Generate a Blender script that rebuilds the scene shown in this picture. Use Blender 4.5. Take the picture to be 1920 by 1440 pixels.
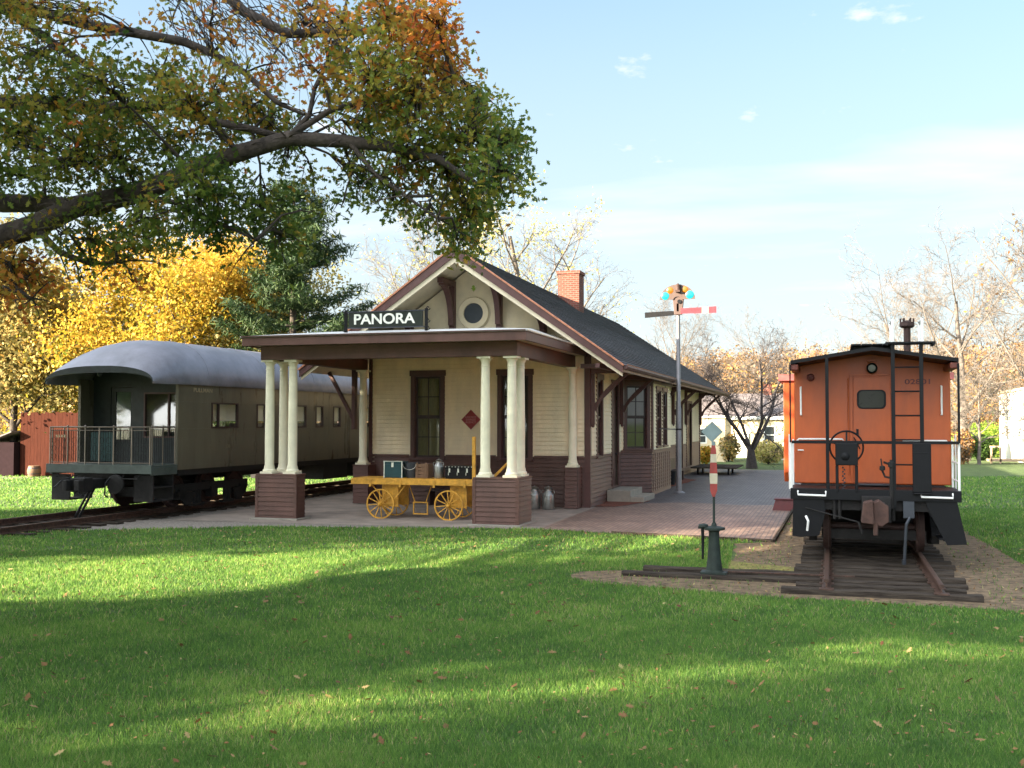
import bpy, bmesh, math, random
import numpy as np
from mathutils import Vector, Matrix
for o in list(bpy.data.objects): bpy.data.objects.remove(o)
S = bpy.context.scene; COL = S.collection
R_ = math.radians
random.seed(7); RNG = np.random.default_rng(11)

# ------------------------------------------------------------------ camera
CAMH, YAW, PITCH, ROLL, F = 2.41, .2918, .036, .0012, 2000.0
cd = bpy.data.cameras.new('camera'); cam = bpy.data.objects.new('camera', cd); COL.objects.link(cam)
cd.sensor_width = 36; cd.lens = F / 1920 * 36; cd.clip_start = .1; cd.clip_end = 5000
fw = Vector((-math.sin(YAW) * math.cos(PITCH), math.cos(YAW) * math.cos(PITCH), math.sin(PITCH)))
r0 = Vector((math.cos(YAW), math.sin(YAW), 0)); u0 = r0.cross(fw)
rt = math.cos(ROLL) * r0 + math.sin(ROLL) * u0; up = math.cos(ROLL) * u0 - math.sin(ROLL) * r0
cam.matrix_world = Matrix(((rt.x, up.x, -fw.x, 0), (rt.y, up.y, -fw.y, 0), (rt.z, up.z, -fw.z, CAMH), (0, 0, 0, 1)))
S.camera = cam
def at(px, py, d):            # point of the place seen at photo pixel (px,py), d metres ahead
    v = fw + rt * ((px - 960) / F) + up * ((720 - py) / F)
    return Vector((0, 0, CAMH)) + v * d
def ground(px, d):
    p = at(px, 790, d); return Vector((p.x, p.y, 0))

# ------------------------------------------------------------------ light
SUN_EL, SUN_DIR = 17.0, Vector((.77, .64, 0)).normalized()   # SUN_DIR: the way the light travels
sd = bpy.data.lights.new('sun', 'SUN'); sd.energy = 5.0; sd.angle = R_(.53); sd.color = (1, .85, .62)
so = bpy.data.objects.new('sun', sd); COL.objects.link(so)
tosun = Vector((-SUN_DIR.x * math.cos(R_(SUN_EL)), -SUN_DIR.y * math.cos(R_(SUN_EL)), math.sin(R_(SUN_EL))))
so.rotation_euler = tosun.to_track_quat('Z', 'Y').to_euler(); so.location = (0, 0, 50)
W = bpy.data.worlds.new('World'); S.world = W; W.use_nodes = True
def sky():
    n = W.node_tree.nodes; l = W.node_tree.links; n.clear()
    out = n.new('ShaderNodeOutputWorld'); bg = n.new('ShaderNodeBackground'); l.new(bg.outputs[0], out.inputs[0])
    sk = n.new('ShaderNodeTexSky'); sk.sky_type = 'NISHITA'; sk.sun_disc = False
    sk.sun_elevation = R_(SUN_EL); sk.sun_rotation = math.atan2(tosun.x, tosun.y); sk.air_density = 1.0; sk.dust_density = .6; sk.ozone_density = 1.6
    bg.inputs[1].default_value = .055
    tc = n.new('ShaderNodeTexCoord'); sep = n.new('ShaderNodeSeparateXYZ'); l.new(tc.outputs['Generated'], sep.inputs[0])
    zc = n.new('ShaderNodeMath'); zc.operation = 'MAXIMUM'; l.new(sep.outputs[2], zc.inputs[0]); zc.inputs[1].default_value = 0
    za = n.new('ShaderNodeMath'); za.operation = 'ADD'; l.new(zc.outputs[0], za.inputs[0]); za.inputs[1].default_value = .16
    dx = n.new('ShaderNodeMath'); dx.operation = 'DIVIDE'; l.new(sep.outputs[0], dx.inputs[0]); l.new(za.outputs[0], dx.inputs[1])
    dy = n.new('ShaderNodeMath'); dy.operation = 'DIVIDE'; l.new(sep.outputs[1], dy.inputs[0]); l.new(za.outputs[0], dy.inputs[1])
    cx = n.new('ShaderNodeCombineXYZ'); l.new(dx.outputs[0], cx.inputs[0]); l.new(dy.outputs[0], cx.inputs[1])
    mp = n.new('ShaderNodeMapping'); l.new(cx.outputs[0], mp.inputs[0]); mp.inputs['Location'].default_value = (CLX, CLY, 0); mp.inputs['Rotation'].default_value = (0, 0, .35); mp.inputs['Scale'].default_value = (.55, 1.0, 1)
    nz = n.new('ShaderNodeTexNoise'); l.new(mp.outputs[0], nz.inputs['Vector']); nz.inputs['Scale'].default_value = 1.1; nz.inputs['Detail'].default_value = 7; nz.inputs['Roughness'].default_value = .52; nz.inputs['Distortion'].default_value = .35
    cr = n.new('ShaderNodeValToRGB'); l.new(nz.outputs[0], cr.inputs[0]); cr.color_ramp.elements[0].position = .34; cr.color_ramp.elements[1].position = .64
    # more veil of cloud towards the horizon
    hz = n.new('ShaderNodeMapRange'); l.new(sep.outputs[2], hz.inputs[0]); hz.inputs[1].default_value = .02; hz.inputs[2].default_value = .42; hz.inputs[3].default_value = .78; hz.inputs[4].default_value = .24
    mx = n.new('ShaderNodeMath'); mx.operation = 'MAXIMUM'; l.new(hz.outputs[0], mx.inputs[0])
    cs = n.new('ShaderNodeMath'); cs.operation = 'MULTIPLY'; l.new(cr.outputs[0], cs.inputs[0]); cs.inputs[1].default_value = .9
    n3 = n.new('ShaderNodeTexNoise'); l.new(cx.outputs[0], n3.inputs['Vector']); n3.inputs['Scale'].default_value = 4.2; n3.inputs['Detail'].default_value = 8; n3.inputs['Roughness'].default_value = .6
    c3 = n.new('ShaderNodeValToRGB'); l.new(n3.outputs[0], c3.inputs[0]); c3.color_ramp.elements[0].position = .56; c3.color_ramp.elements[1].position = .72
    m3 = n.new('ShaderNodeMath'); m3.operation = 'MAXIMUM'; l.new(cs.outputs[0], m3.inputs[0]); l.new(c3.outputs[0], m3.inputs[1]); l.new(m3.outputs[0], mx.inputs[1])
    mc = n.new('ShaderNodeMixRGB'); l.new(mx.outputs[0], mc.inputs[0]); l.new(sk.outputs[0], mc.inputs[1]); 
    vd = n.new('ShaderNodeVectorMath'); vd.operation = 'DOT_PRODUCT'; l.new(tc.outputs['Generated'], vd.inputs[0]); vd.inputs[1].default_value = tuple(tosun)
    bh = n.new('ShaderNodeMapRange'); bh.interpolation_type = 'SMOOTHSTEP'; l.new(vd.outputs['Value'], bh.inputs[0]); bh.inputs[1].default_value = .12; bh.inputs[2].default_value = .85; bh.inputs[3].default_value = 1.0; bh.inputs[4].default_value = 7.4  # unseen cloud on the sun side brightened to fill the shaded fronts
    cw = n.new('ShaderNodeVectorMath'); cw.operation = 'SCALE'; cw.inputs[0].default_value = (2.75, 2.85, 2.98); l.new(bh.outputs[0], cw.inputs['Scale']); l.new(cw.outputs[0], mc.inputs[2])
    tn_ = n.new('ShaderNodeMixRGB'); tn_.blend_type = 'MULTIPLY'; tn_.inputs[0].default_value = 1; l.new(sk.outputs[0], tn_.inputs[1]); tn_.inputs[2].default_value = (.66, .95, .96, 1); 
    hs = n.new('ShaderNodeMapRange'); hs.interpolation_type = 'SMOOTHSTEP'; l.new(sep.outputs[2], hs.inputs[0]); hs.inputs[1].default_value = 0; hs.inputs[2].default_value = .42; hs.inputs[3].default_value = HZ0; hs.inputs[4].default_value = HZ1
    sc_ = n.new('ShaderNodeVectorMath'); sc_.operation = 'SCALE'; l.new(tn_.outputs[0], sc_.inputs[0]); l.new(hs.outputs[0], sc_.inputs['Scale']); l.new(sc_.outputs[0], mc.inputs[1])
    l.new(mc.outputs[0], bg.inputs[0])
CLX, CLY = 3.1, 1.7; HZ0, HZ1 = .42, .80
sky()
V = S.view_settings; V.view_transform = 'Standard'; V.look = 'None'; V.gamma = 1; V.exposure = 2.9
S.render.engine = 'CYCLES'; S.cycles.max_bounces = 8; S.cycles.transparent_max_bounces = 16

# ------------------------------------------------------------------ materials
def mat(name, col, rough=.7, metal=0, var=.15, scale=6, bump=0, bscale=None, col2=None, spec=.4, streak=None, detail=5):
    m = bpy.data.materials.new(name); m.use_nodes = True; n = m.node_tree.nodes; l = m.node_tree.links
    b = n['Principled BSDF']; b.inputs['Roughness'].default_value = rough; b.inputs['Metallic'].default_value = metal
    b.inputs['Specular IOR Level'].default_value = spec
    tc = n.new('ShaderNodeTexCoord'); mp = n.new('ShaderNodeMapping'); l.new(tc.outputs['Object'], mp.inputs[0])
    if streak: mp.inputs['Scale'].default_value = streak
    nz = n.new('ShaderNodeTexNoise'); nz.inputs['Scale'].default_value = scale; nz.inputs['Detail'].default_value = detail; nz.inputs['Roughness'].default_value = .65
    l.new(mp.outputs[0], nz.inputs['Vector'])
    cr = n.new('ShaderNodeValToRGB'); l.new(nz.outputs[0], cr.inputs[0])
    a = [max(0, c * (1 - var)) for c in col]; c2 = col2 or [min(1, c * (1 + var)) for c in col]
    cr.color_ramp.elements[0].position = .32; cr.color_ramp.elements[1].position = .68
    cr.color_ramp.elements[0].color = (*a, 1); cr.color_ramp.elements[1].color = (*c2, 1)
    l.new(cr.outputs[0], b.inputs['Base Color'])
    rr = n.new('ShaderNodeMapRange'); l.new(nz.outputs[0], rr.inputs[0]); rr.inputs[3].default_value = max(.05, rough - .12); rr.inputs[4].default_value = min(1, rough + .12); l.new(rr.outputs[0], b.inputs['Roughness'])
    if bump:
        n2 = n.new('ShaderNodeTexNoise'); n2.inputs['Scale'].default_value = bscale or scale * 6; n2.inputs['Detail'].default_value = 6; l.new(mp.outputs[0], n2.inputs['Vector'])
        bp = n.new('ShaderNodeBump'); bp.inputs['Strength'].default_value = min(1, bump); bp.inputs['Distance'].default_value = .02 * max(1, bump); l.new(n2.outputs[0], bp.inputs['Height']); l.new(bp.outputs[0], b.inputs['Normal'])
    return m
def brickmat(name, c1, c2, mortar, axes='xy', bw=.21, bh=.105, ms=.008, rough=.75, bump=.4, rot=0, dirt=.35, spec=.4):
    m = bpy.data.materials.new(name); m.use_nodes = True; n = m.node_tree.nodes; l = m.node_tree.links; b = n['Principled BSDF']
    tc = n.new('ShaderNodeTexCoord'); sp = n.new('ShaderNodeSeparateXYZ'); l.new(tc.outputs['Object'], sp.inputs[0]); cb = n.new('ShaderNodeCombineXYZ')
    ix = dict(x=0, y=1, z=2); l.new(sp.outputs[ix[axes[0]]], cb.inputs[0]); l.new(sp.outputs[ix[axes[1]]], cb.inputs[1])
    mp = n.new('ShaderNodeMapping'); mp.inputs['Rotation'].default_value = (0, 0, rot); l.new(cb.outputs[0], mp.inputs[0])
    if len(axes) > 2: mp.inputs['Scale'].default_value = (1, 1.74, 1)
    br = n.new('ShaderNodeTexBrick'); l.new(mp.outputs[0], br.inputs['Vector']); br.inputs['Scale'].default_value = 1
    br.inputs['Brick Width'].default_value = bw; br.inputs['Row Height'].default_value = bh; br.inputs['Mortar Size'].default_value = ms
    br.inputs['Color1'].default_value = (*c1, 1); br.inputs['Color2'].default_value = (*c2, 1); br.inputs['Mortar'].default_value = (*mortar, 1)
    nz = n.new('ShaderNodeTexNoise'); nz.inputs['Scale'].default_value = .9; nz.inputs['Detail'].default_value = 9; nz.inputs['Roughness'].default_value = .7; l.new(tc.outputs['Object'], nz.inputs['Vector'])
    mr = n.new('ShaderNodeMapRange'); l.new(nz.outputs[0], mr.inputs[0]); mr.inputs[1].default_value = .3; mr.inputs[2].default_value = .7; mr.inputs[3].default_value = 1 - dirt; mr.inputs[4].default_value = 1 + dirt
    mu = n.new('ShaderNodeVectorMath'); mu.operation = 'SCALE'; l.new(br.outputs[0], mu.inputs[0]); l.new(mr.outputs[0], mu.inputs['Scale']); l.new(mu.outputs[0], b.inputs['Base Color'])
    b.inputs['Roughness'].default_value = rough; b.inputs['Specular IOR Level'].default_value = spec
    bp = n.new('ShaderNodeBump'); bp.inputs['Strength'].default_value = bump; bp.inputs['Distance'].default_value = .01; bp.invert = True; l.new(br.outputs['Fac'], bp.inputs['Height']); l.new(bp.outputs[0], b.inputs['Normal'])
    return m
def leafmat(name, stops, trans=.45, rough=.6):
    m = bpy.data.materials.new(name); m.use_nodes = True; n = m.node_tree.nodes; l = m.node_tree.links; n.clear()
    out = n.new('ShaderNodeOutputMaterial'); at_ = n.new('ShaderNodeAttribute'); at_.attribute_name = 'tint'
    cr = n.new('ShaderNodeValToRGB'); l.new(at_.outputs['Fac'], cr.inputs[0]); e = cr.color_ramp.elements
    while len(e) < len(stops): e.new(.5)
    for i, (p, c) in enumerate(stops): e[i].position = p; e[i].color = (*c, 1)
    d = n.new('ShaderNodeBsdfPrincipled'); d.inputs['Roughness'].default_value = rough; d.inputs['Specular IOR Level'].default_value = .25; t = n.new('ShaderNodeBsdfTranslucent'); mx = n.new('ShaderNodeMixShader'); mx.inputs[0].default_value = trans
    l.new(cr.outputs[0], d.inputs['Base Color']); l.new(cr.outputs[0], t.inputs[0]); l.new(d.outputs[0], mx.inputs[1]); l.new(t.outputs[0], mx.inputs[2]); l.new(mx.outputs[0], out.inputs[0])
    return m
def glassmat(name, tint=(.75, .8, .8), ior=1.6, trans=.75):
    m = bpy.data.materials.new(name); m.use_nodes = True; n = m.node_tree.nodes; l = m.node_tree.links; n.clear()
    out = n.new('ShaderNodeOutputMaterial'); tr = n.new('ShaderNodeBsdfTransparent'); tr.inputs[0].default_value = (*[c * trans for c in tint], 1)
    g = n.new('ShaderNodeBsdfGlossy'); g.inputs['Roughness'].default_value = .04; fr = n.new('ShaderNodeFresnel'); fr.inputs[0].default_value = ior
    mx = n.new('ShaderNodeMixShader'); l.new(fr.outputs[0], mx.inputs[0]); l.new(tr.outputs[0], mx.inputs[1]); l.new(g.outputs[0], mx.inputs[2]); l.new(mx.outputs[0], out.inputs[0])
    return m
M = {}
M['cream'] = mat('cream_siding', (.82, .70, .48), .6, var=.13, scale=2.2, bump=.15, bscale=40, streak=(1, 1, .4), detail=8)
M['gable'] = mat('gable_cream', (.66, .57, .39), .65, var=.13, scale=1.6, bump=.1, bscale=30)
M['white'] = mat('white_paint', (.78, .77, .72), .5, var=.05)
M['column'] = mat('column_paint', (.74, .69, .50), .45, var=.08, scale=4)
M['brown'] = mat('brown_paint', (.10, .047, .035), .5, var=.28, scale=2.5, detail=9, streak=(1, 1, .5), bump=.1)
M['trim'] = mat('brown_trim', (.085, .038, .032), .45, var=.15, scale=5)
M['dtrim'] = mat('dark_sash', (.035, .018, .016), .45)
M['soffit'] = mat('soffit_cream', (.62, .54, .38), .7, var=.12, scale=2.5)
M['sunlit_rust'] = mat('sunlit_copper_drip', (.42, .17, .09), .45, var=.3, scale=9)  # drip metal with the roof edge's sunlit orange put into its colour
M['shingle'] = brickmat('asphalt_shingles', (.10, .10, .108), (.062, .062, .07), (.014, .014, .016), 'yzs', .33, .145, .010, .85, .9, dirt=.5)
M['chimney'] = brickmat('chimney_brick', (.17, .036, .02), (.10, .024, .015), (.15, .09, .07), 'yz', .21, .075, .012, .85, .5)
M['chimneyx'] = brickmat('chimney_brick_x', (.17, .036, .02), (.10, .024, .015), (.15, .09, .07), 'xz', .21, .075, .012, .85, .5)
M['membrane'] = mat('roof_membrane', (.50, .49, .47), .6, var=.15, scale=2)
M['glass'] = glassmat('window_glass')
M['glass2'] = glassmat('car_window_glass', ior=2.2, trans=1.0, tint=(.95,.95,.93))
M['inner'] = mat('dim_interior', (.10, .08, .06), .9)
M['curtain'] = mat('curtain_cloth', (.50, .40, .18), .9, var=.3, scale=8, streak=(8, 8, .6))
M['pane_backing'] = leafmat('pale_translucent_sheet', [(0, (.88, .84, .68)), (1, (.88, .84, .68))], .7)
M['concrete'] = mat('concrete', (.25, .205, .17), .85, var=.32, scale=1.3, bump=.25, bscale=45, detail=9)
M['conc2'] = mat('concrete_pale', (.27, .245, .20), .85, var=.15, scale=4, bump=.2)
M['brickpave'] = brickmat('brick_paving', (.30, .135, .11), (.20, .085, .075), (.085, .07, .06), 'xy', .1, .21, .011, .62, .55, rot=0, dirt=.35)
M['sheenpave'] = brickmat('sheen_brick_paving', (.20, .16, .17), (.14, .115, .13), (.08, .07, .07), 'xy', .1, .21, .011, .42, .5, dirt=.25, spec=.6)
M['gravel'] = mat('dirt_gravel', (.09, .058, .032), .95, var=.55, scale=6, bump=1, bscale=60, col2=(.27, .185, .105), detail=10)
M['path'] = mat('pale_gravel', (.15, .125, .10), .95, var=.35, scale=18, bump=.8, bscale=70, col2=(.32, .28, .24), detail=10)
M['mulch'] = mat('bark_mulch', (.10, .028, .016), .95, var=.4, scale=25, bump=1, bscale=50, col2=(.25, .08, .045))
M['sunlit_moss'] = mat('sunlit_mossy_dirt', (.16, .13, .05), .95, var=.4, scale=7, bump=.8, col2=(.30, .27, .06), detail=9)  # mossy patch with its sunlit yellow put into the colour
M['lawn'] = mat('lawn_soil', (.045, .075, .020), .95, var=.35, scale=2.2, bump=.6, bscale=90, col2=(.10, .155, .035), detail=10)
M['wood'] = mat('weathered_tie', (.030, .022, .017), .95, var=.5, scale=5, bump=.9, bscale=20, streak=(.5, 8, 8), col2=(.095, .075, .058), spec=.15)
M['rail'] = mat('rusty_rail', (.055, .030, .022), .6, .3, var=.4, scale=12, bump=.2, col2=(.12, .065, .045))
M['black'] = mat('black_paint', (.005, .005, .006), .5, var=.3, scale=8, spec=.2)
M['iron'] = mat('dark_grimy_iron', (.016, .014, .013), .8, .1, var=.45, scale=9, bump=.3)
M['wheel'] = mat('wheel_rust', (.055, .03, .025), .7, .3, var=.4, scale=10)
M['coupler'] = mat('coupler_rust', (.08, .042, .032), .75, .2, var=.35, scale=8, bump=.4)
M['orange'] = mat('caboose_orange', (.42, .080, .014), .42, var=.16, scale=2.2, streak=(1.5, 1, .5), bump=.06, bscale=5, detail=8)
M['red'] = mat('dark_red_paint', (.10, .016, .016), .5)
M['pinkred'] = mat('faded_red_paint', (.36, .10, .09), .55)
M['whitep'] = mat('white_grab_paint', (.82, .80, .76), .45, var=.05)
M['carroof'] = mat('car_roof_grey', (.20, .20, .235), .42, .2, var=.28, scale=1.2, bump=.18, bscale=3, detail=8, streak=(1, 1, 1))
M['olive'] = mat('car_olive', (.115, .102, .07), .3, .1, var=.20, scale=1.5, bump=.06, bscale=2.5, streak=(1, 1.6, .3), detail=8)
M['carend'] = mat('car_end_dark', (.02, .026, .026), .5, var=.3)
M['sillgreen'] = mat('car_sill_green', (.055, .07, .06), .55, var=.35, scale=3)
M['gold'] = mat('gold_lettering', (.34, .27, .16), .5)
M['yellow'] = mat('cart_yellow', (.52, .26, .03), .6, var=.35, scale=7)
M['teal'] = mat('teal_trunk', (.008, .045, .052), .45)
M['darkmetal'] = mat('dark_galvanised', (.05, .055, .065), .45, .5)
M['steel'] = mat('milk_can_steel', (.30, .30, .28), .38, .8, var=.3, scale=7)
M['trunkwood'] = mat('wooden_crate', (.16, .09, .05), .75, var=.4, scale=10, streak=(8, 8, 1))
M['silver'] = mat('bright_fittings', (.6, .6, .56), .35, .8)
M['pole'] = mat('signal_pole_grey', (.20, .19, .195), .4, .3, var=.15)
M['signred'] = mat('semaphore_red', (.50, .02, .03), .45)
M['signalbrown'] = mat('signal_casting', (.07, .042, .034), .6)
M['amber'] = mat('amber_lens', (.20, .075, .005), .3)
M['cyan'] = mat('blue_green_lens', (.005, .20, .24), .3)
M['paleteal'] = mat('switch_target_grey', (.19, .25, .25), .5)
M['targred'] = mat('target_red', (.27, .04, .032), .55, var=.2)
M['targcream'] = mat('target_cream', (.48, .42, .30), .55, var=.15)
M['signgreen'] = mat('sign_dark', (.012, .018, .012), .4)
M['letter'] = mat('sign_letter_cream', (.72, .72, .62), .5)
M['exp'] = mat('diamond_sign_red', (.26, .022, .028), .4)
M['expl'] = mat('diamond_sign_letter', (.42, .16, .15), .5)
M['fence'] = mat('redwood_fence', (.045, .014, .009), .8, var=.3, scale=3, streak=(6, 6, .5), bump=.3, spec=.03)
M['shed'] = mat('dark_shed', (.02, .012, .014), .9, spec=.03)
M['bark'] = mat('oak_bark', (.035, .027, .022), .95, var=.45, scale=7, bump=1, bscale=22, col2=(.085, .066, .054))
M['palebark'] = mat('pale_bark', (.125, .105, .09), .9, var=.25, scale=5)
M['darkbark'] = mat('dark_bark', (.045, .035, .033), .9, var=.4, scale=9, bump=.5)
M['housec'] = mat('house_cream', (.74, .60, .38), .7, var=.06)
M['housew'] = mat('house_white', (.82, .78, .68), .7, var=.04)
M['houseroof'] = mat('house_roof', (.13, .11, .11), .85, var=.2)
M['stoop'] = mat('tan_timber', (.42, .29, .19), .8)
M['grass'] = leafmat('grass_blades', [(0, (.070, .155, .040)), (.5, (.165, .31, .055)), (.8, (.36, .47, .11)), (1, (.46, .37, .20))], .5)
M['litter'] = leafmat('fallen_leaf', [(0, (.13, .055, .025)), (.4, (.20, .105, .04)), (.75, (.32, .20, .09)), (1, (.44, .36, .15))], .2)
M['oakleaf'] = leafmat('oak_leaf', [(0, (.06, .11, .025)), (.35, (.17, .22, .035)), (.55, (.34, .28, .045)), (.8, (.48, .22, .035)), (1, (.46, .12, .03))], .58)
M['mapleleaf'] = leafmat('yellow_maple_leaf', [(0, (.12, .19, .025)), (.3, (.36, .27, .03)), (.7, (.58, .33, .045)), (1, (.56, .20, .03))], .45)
M['goldleaf'] = leafmat('olive_gold_leaf', [(0, (.11, .13, .04)), (.5, (.30, .25, .09)), (.8, (.50, .36, .12)), (1, (.62, .32, .08))], .4)
M['paleleaf'] = leafmat('pale_autumn_leaf', [(0, (.22, .24, .06)), (.5, (.50, .45, .14)), (1, (.68, .50, .26))], .4)
M['needle'] = leafmat('pine_needle', [(0, (.012, .030, .010)), (.7, (.03, .060, .018)), (1, (.07, .10, .03))], .2)
M['hedge'] = leafmat('hedge_leaf', [(0, (.02, .05, .012)), (1, (.06, .11, .02))], .3)
M['lime'] = leafmat('lime_leaf', [(0, (.12, .25, .03)), (1, (.34, .42, .06))], .4)
M['wood_far'] = leafmat('far_wood_leaf', [(0, (.085, .07, .052)), (.3, (.16, .115, .08)), (.55, (.25, .15, .075)), (.8, (.34, .155, .05)), (1, (.40, .25, .06))], .3)

# ------------------------------------------------------------------ mesh helpers
class MB:
    def __init__(s, xf=None): s.v = []; s.f = []; s.m = []; s.xf = xf
    def add(s, vs, fs, m=0):
        k = len(s.v)
        s.v += [tuple(s.xf(*p)) if s.xf else tuple(p) for p in vs]
        s.f += [tuple(i + k for i in q) for q in fs]; s.m += [m] * len(fs); return s
    def box(s, x0, x1, y0, y1, z0, z1, m=0):
        return s.add([(x0, y0, z0), (x1, y0, z0), (x1, y1, z0), (x0, y1, z0), (x0, y0, z1), (x1, y0, z1), (x1, y1, z1), (x0, y1, z1)],
                     [(0, 3, 2, 1), (4, 5, 6, 7), (0, 1, 5, 4), (1, 2, 6, 5), (2, 3, 7, 6), (3, 0, 4, 7)], m)
    def bar(s, p, q, w, h, m=0, ref=(0, 0, 1)):
        p, q = Vector(p), Vector(q); d = (q - p).normalized(); r = Vector(ref)
        if abs(d.dot(r)) > .98: r = Vector((0, 1, 0))
        a = d.cross(r).normalized() * w / 2; b = a.cross(d).normalized() * h / 2
        vs = [p - a - b, p + a - b, p + a + b, p - a + b, q - a - b, q + a - b, q + a + b, q - a + b]
        return s.add(vs, [(0, 3, 2, 1), (4, 5, 6, 7), (0, 1, 5, 4), (1, 2, 6, 5), (2, 3, 7, 6), (3, 0, 4, 7)], m)
    def tube(s, pts, r, n=8, m=0, cap=True):
        pts = [Vector(p) for p in pts]; N = len(pts); rs = r if isinstance(r, (list, tuple)) else [r] * N
        vs = []; pa = None
        for i, p in enumerate(pts):
            d = (pts[min(i + 1, N - 1)] - pts[max(i - 1, 0)]).normalized()
            if pa is None: pa = d.orthogonal().normalized()
            pa = (pa - d * pa.dot(d)); pa = pa.normalized() if pa.length > 1e-6 else d.orthogonal().normalized(); b = d.cross(pa)
            for k in range(n):
                t = 2 * math.pi * k / n; vs.append(p + (pa * math.cos(t) + b * math.sin(t)) * rs[i])
        fs = [(i * n + k, i * n + (k + 1) % n, (i + 1) * n + (k + 1) % n, (i + 1) * n + k) for i in range(N - 1) for k in range(n)]
        if cap: fs += [tuple(range(n))[::-1], tuple((N - 1) * n + k for k in range(n))]
        return s.add(vs, fs, m)
    def lathe(s, prof, c=(0, 0, 0), n=24, m=0, axis='z', cap=False):
        vs = []
        for r, h in prof:
            for k in range(n):
                t = 2 * math.pi * k / n; a, b = r * math.cos(t), r * math.sin(t)
                vs.append({'z': (c[0] + a, c[1] + b, c[2] + h), 'y': (c[0] + a, c[1] + h, c[2] + b), 'x': (c[0] + h, c[1] + a, c[2] + b)}[axis])
        N = len(prof)
        fs = [(i * n + k, i * n + (k + 1) % n, (i + 1) * n + (k + 1) % n, (i + 1) * n + k) for i in range(N - 1) for k in range(n)]
        if cap and prof[0][0] > 1e-4: fs.append(tuple(range(n))[::-1])
        if cap and prof[-1][0] > 1e-4: fs.append(tuple((N - 1) * n + k for k in range(n)))
        return s.add(vs, fs, m)
    def prism(s, poly, a, b, axis='y', m=0):   # poly 2-D; extruded a..b along axis
        mk = {'y': lambda u, w, h: (u, h, w), 'x': lambda u, w, h: (h, u, w), 'z': lambda u, w, h: (u, w, h)}[axis]
        n = len(poly); vs = [mk(u, w, a) for u, w in poly] + [mk(u, w, b) for u, w in poly]
        return s.add(vs, [tuple(range(n))[::-1], tuple(range(n, 2 * n))] + [(i, (i + 1) % n, n + (i + 1) % n, n + i) for i in range(n)], m)
    def each(s, name, m, parent=None, **k):      # every separate closed piece becomes a part of its own
        par = list(range(len(s.v)))
        def find(i):
            while par[i] != i: par[i] = par[par[i]]; i = par[i]
            return i
        for f in s.f:
            for q in f[1:]: par[find(q)] = find(f[0])
        gr = {}
        for f, mi in zip(s.f, s.m): gr.setdefault(find(f[0]), []).append((f, mi))
        for fl in gr.values():
            b = MB(); ix = {}
            for f, mi in fl:
                for q in f:
                    if q not in ix: ix[q] = len(b.v); b.v.append(s.v[q])
                b.f.append(tuple(ix[q] for q in f)); b.m.append(mi)
            b.build(name, m, parent, **k)
    def build(s, name, m, parent=None, smooth=False, bev=0, world=True, fix=True):
        me = bpy.data.meshes.new(name); off = Vector((0, 0, 0))
        if parent is not None and world:
            p = parent
            while p is not None: off += p.location; p = p.parent
        me.from_pydata([tuple(Vector(v) - off) for v in s.v], [], s.f)
        ms = m if isinstance(m, (list, tuple)) else [m]
        for x in ms: me.materials.append(x)
        me.polygons.foreach_set('material_index', s.m)
        if fix:
            bm = bmesh.new(); bm.from_mesh(me); bmesh.ops.remove_doubles(bm, verts=bm.verts, dist=1e-5) if smooth else None
            bmesh.ops.recalc_face_normals(bm, faces=bm.faces); bm.to_mesh(me); bm.free()
        o = bpy.data.objects.new(name, me); COL.objects.link(o)
        if smooth:
            me.polygons.foreach_set('use_smooth', [True] * len(me.polygons))
            try: me.set_sharp_from_angle(angle=R_(35))
            except Exception: pass
        if bev:
            b = o.modifiers.new('bevel', 'BEVEL'); b.width = bev; b.segments = 2; b.limit_method = 'ANGLE'
        if parent is not None: o.parent = parent
        return o
def tag(o, label=None, cat=None, group=None, kind=None):
    if label: o['label'] = label
    if cat: o['category'] = cat
    if group: o['group'] = group
    if kind: o['kind'] = kind
    return o
def T(name, label, cat, loc=(0, 0, 0), rz=0, group=None):
    o = bpy.data.objects.new(name, None); COL.objects.link(o); o.location = loc; o.rotation_euler = (0, 0, rz); o.empty_display_size = .3
    return tag(o, label, cat, group)
def dup(root, loc, rz=None, label=None):
    def cp(o, par):
        c = o.copy(); COL.objects.link(c); c.parent = par
        for ch in [x for x in bpy.data.objects if x.parent is o]: cp(ch, c)
        return c
    c = cp(root, None); c.location = loc
    if rz is not None: c.rotation_euler = (0, 0, rz)
    if label: c['label'] = label
    return c
def text(name, body, size, loc, rot, m, parent, ext=.006, sx=1, align='CENTER'):
    cu = bpy.data.curves.new(name, 'FONT'); cu.body = body; cu.size = size; cu.extrude = ext; cu.align_x = align; cu.align_y = 'CENTER'; cu.offset = size * .02
    tmp = bpy.data.objects.new('tmp', cu); COL.objects.link(tmp); tmp.scale = (sx, 1, 1)
    bpy.context.view_layer.update(); dg = bpy.context.evaluated_depsgraph_get()
    me = bpy.data.meshes.new_from_object(tmp.evaluated_get(dg)); bpy.data.objects.remove(tmp)
    mm = Matrix.Translation(Vector(loc)) @ rot.to_4x4() @ Matrix.Diagonal((sx, 1, 1, 1))
    me.transform(mm)
    me.materials.clear(); me.materials.append(m)
    o = bpy.data.objects.new(name, me); COL.objects.link(o); o.parent = parent; return o
ROTF = Matrix.Rotation(R_(90), 3, 'X')                       # text facing -Y
ROTR = Matrix.Rotation(R_(90), 3, 'Z') @ Matrix.Rotation(R_(90), 3, 'X')   # text facing +X
def sheet(name, poly, z, m, kind='structure'):
    me = bpy.data.meshes.new(name); me.from_pydata([(x, y, z) for x, y in poly], [], [tuple(range(len(poly)))])
    me.materials.append(m); o = bpy.data.objects.new(name, me); COL.objects.link(o); o['kind'] = kind; return o
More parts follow.
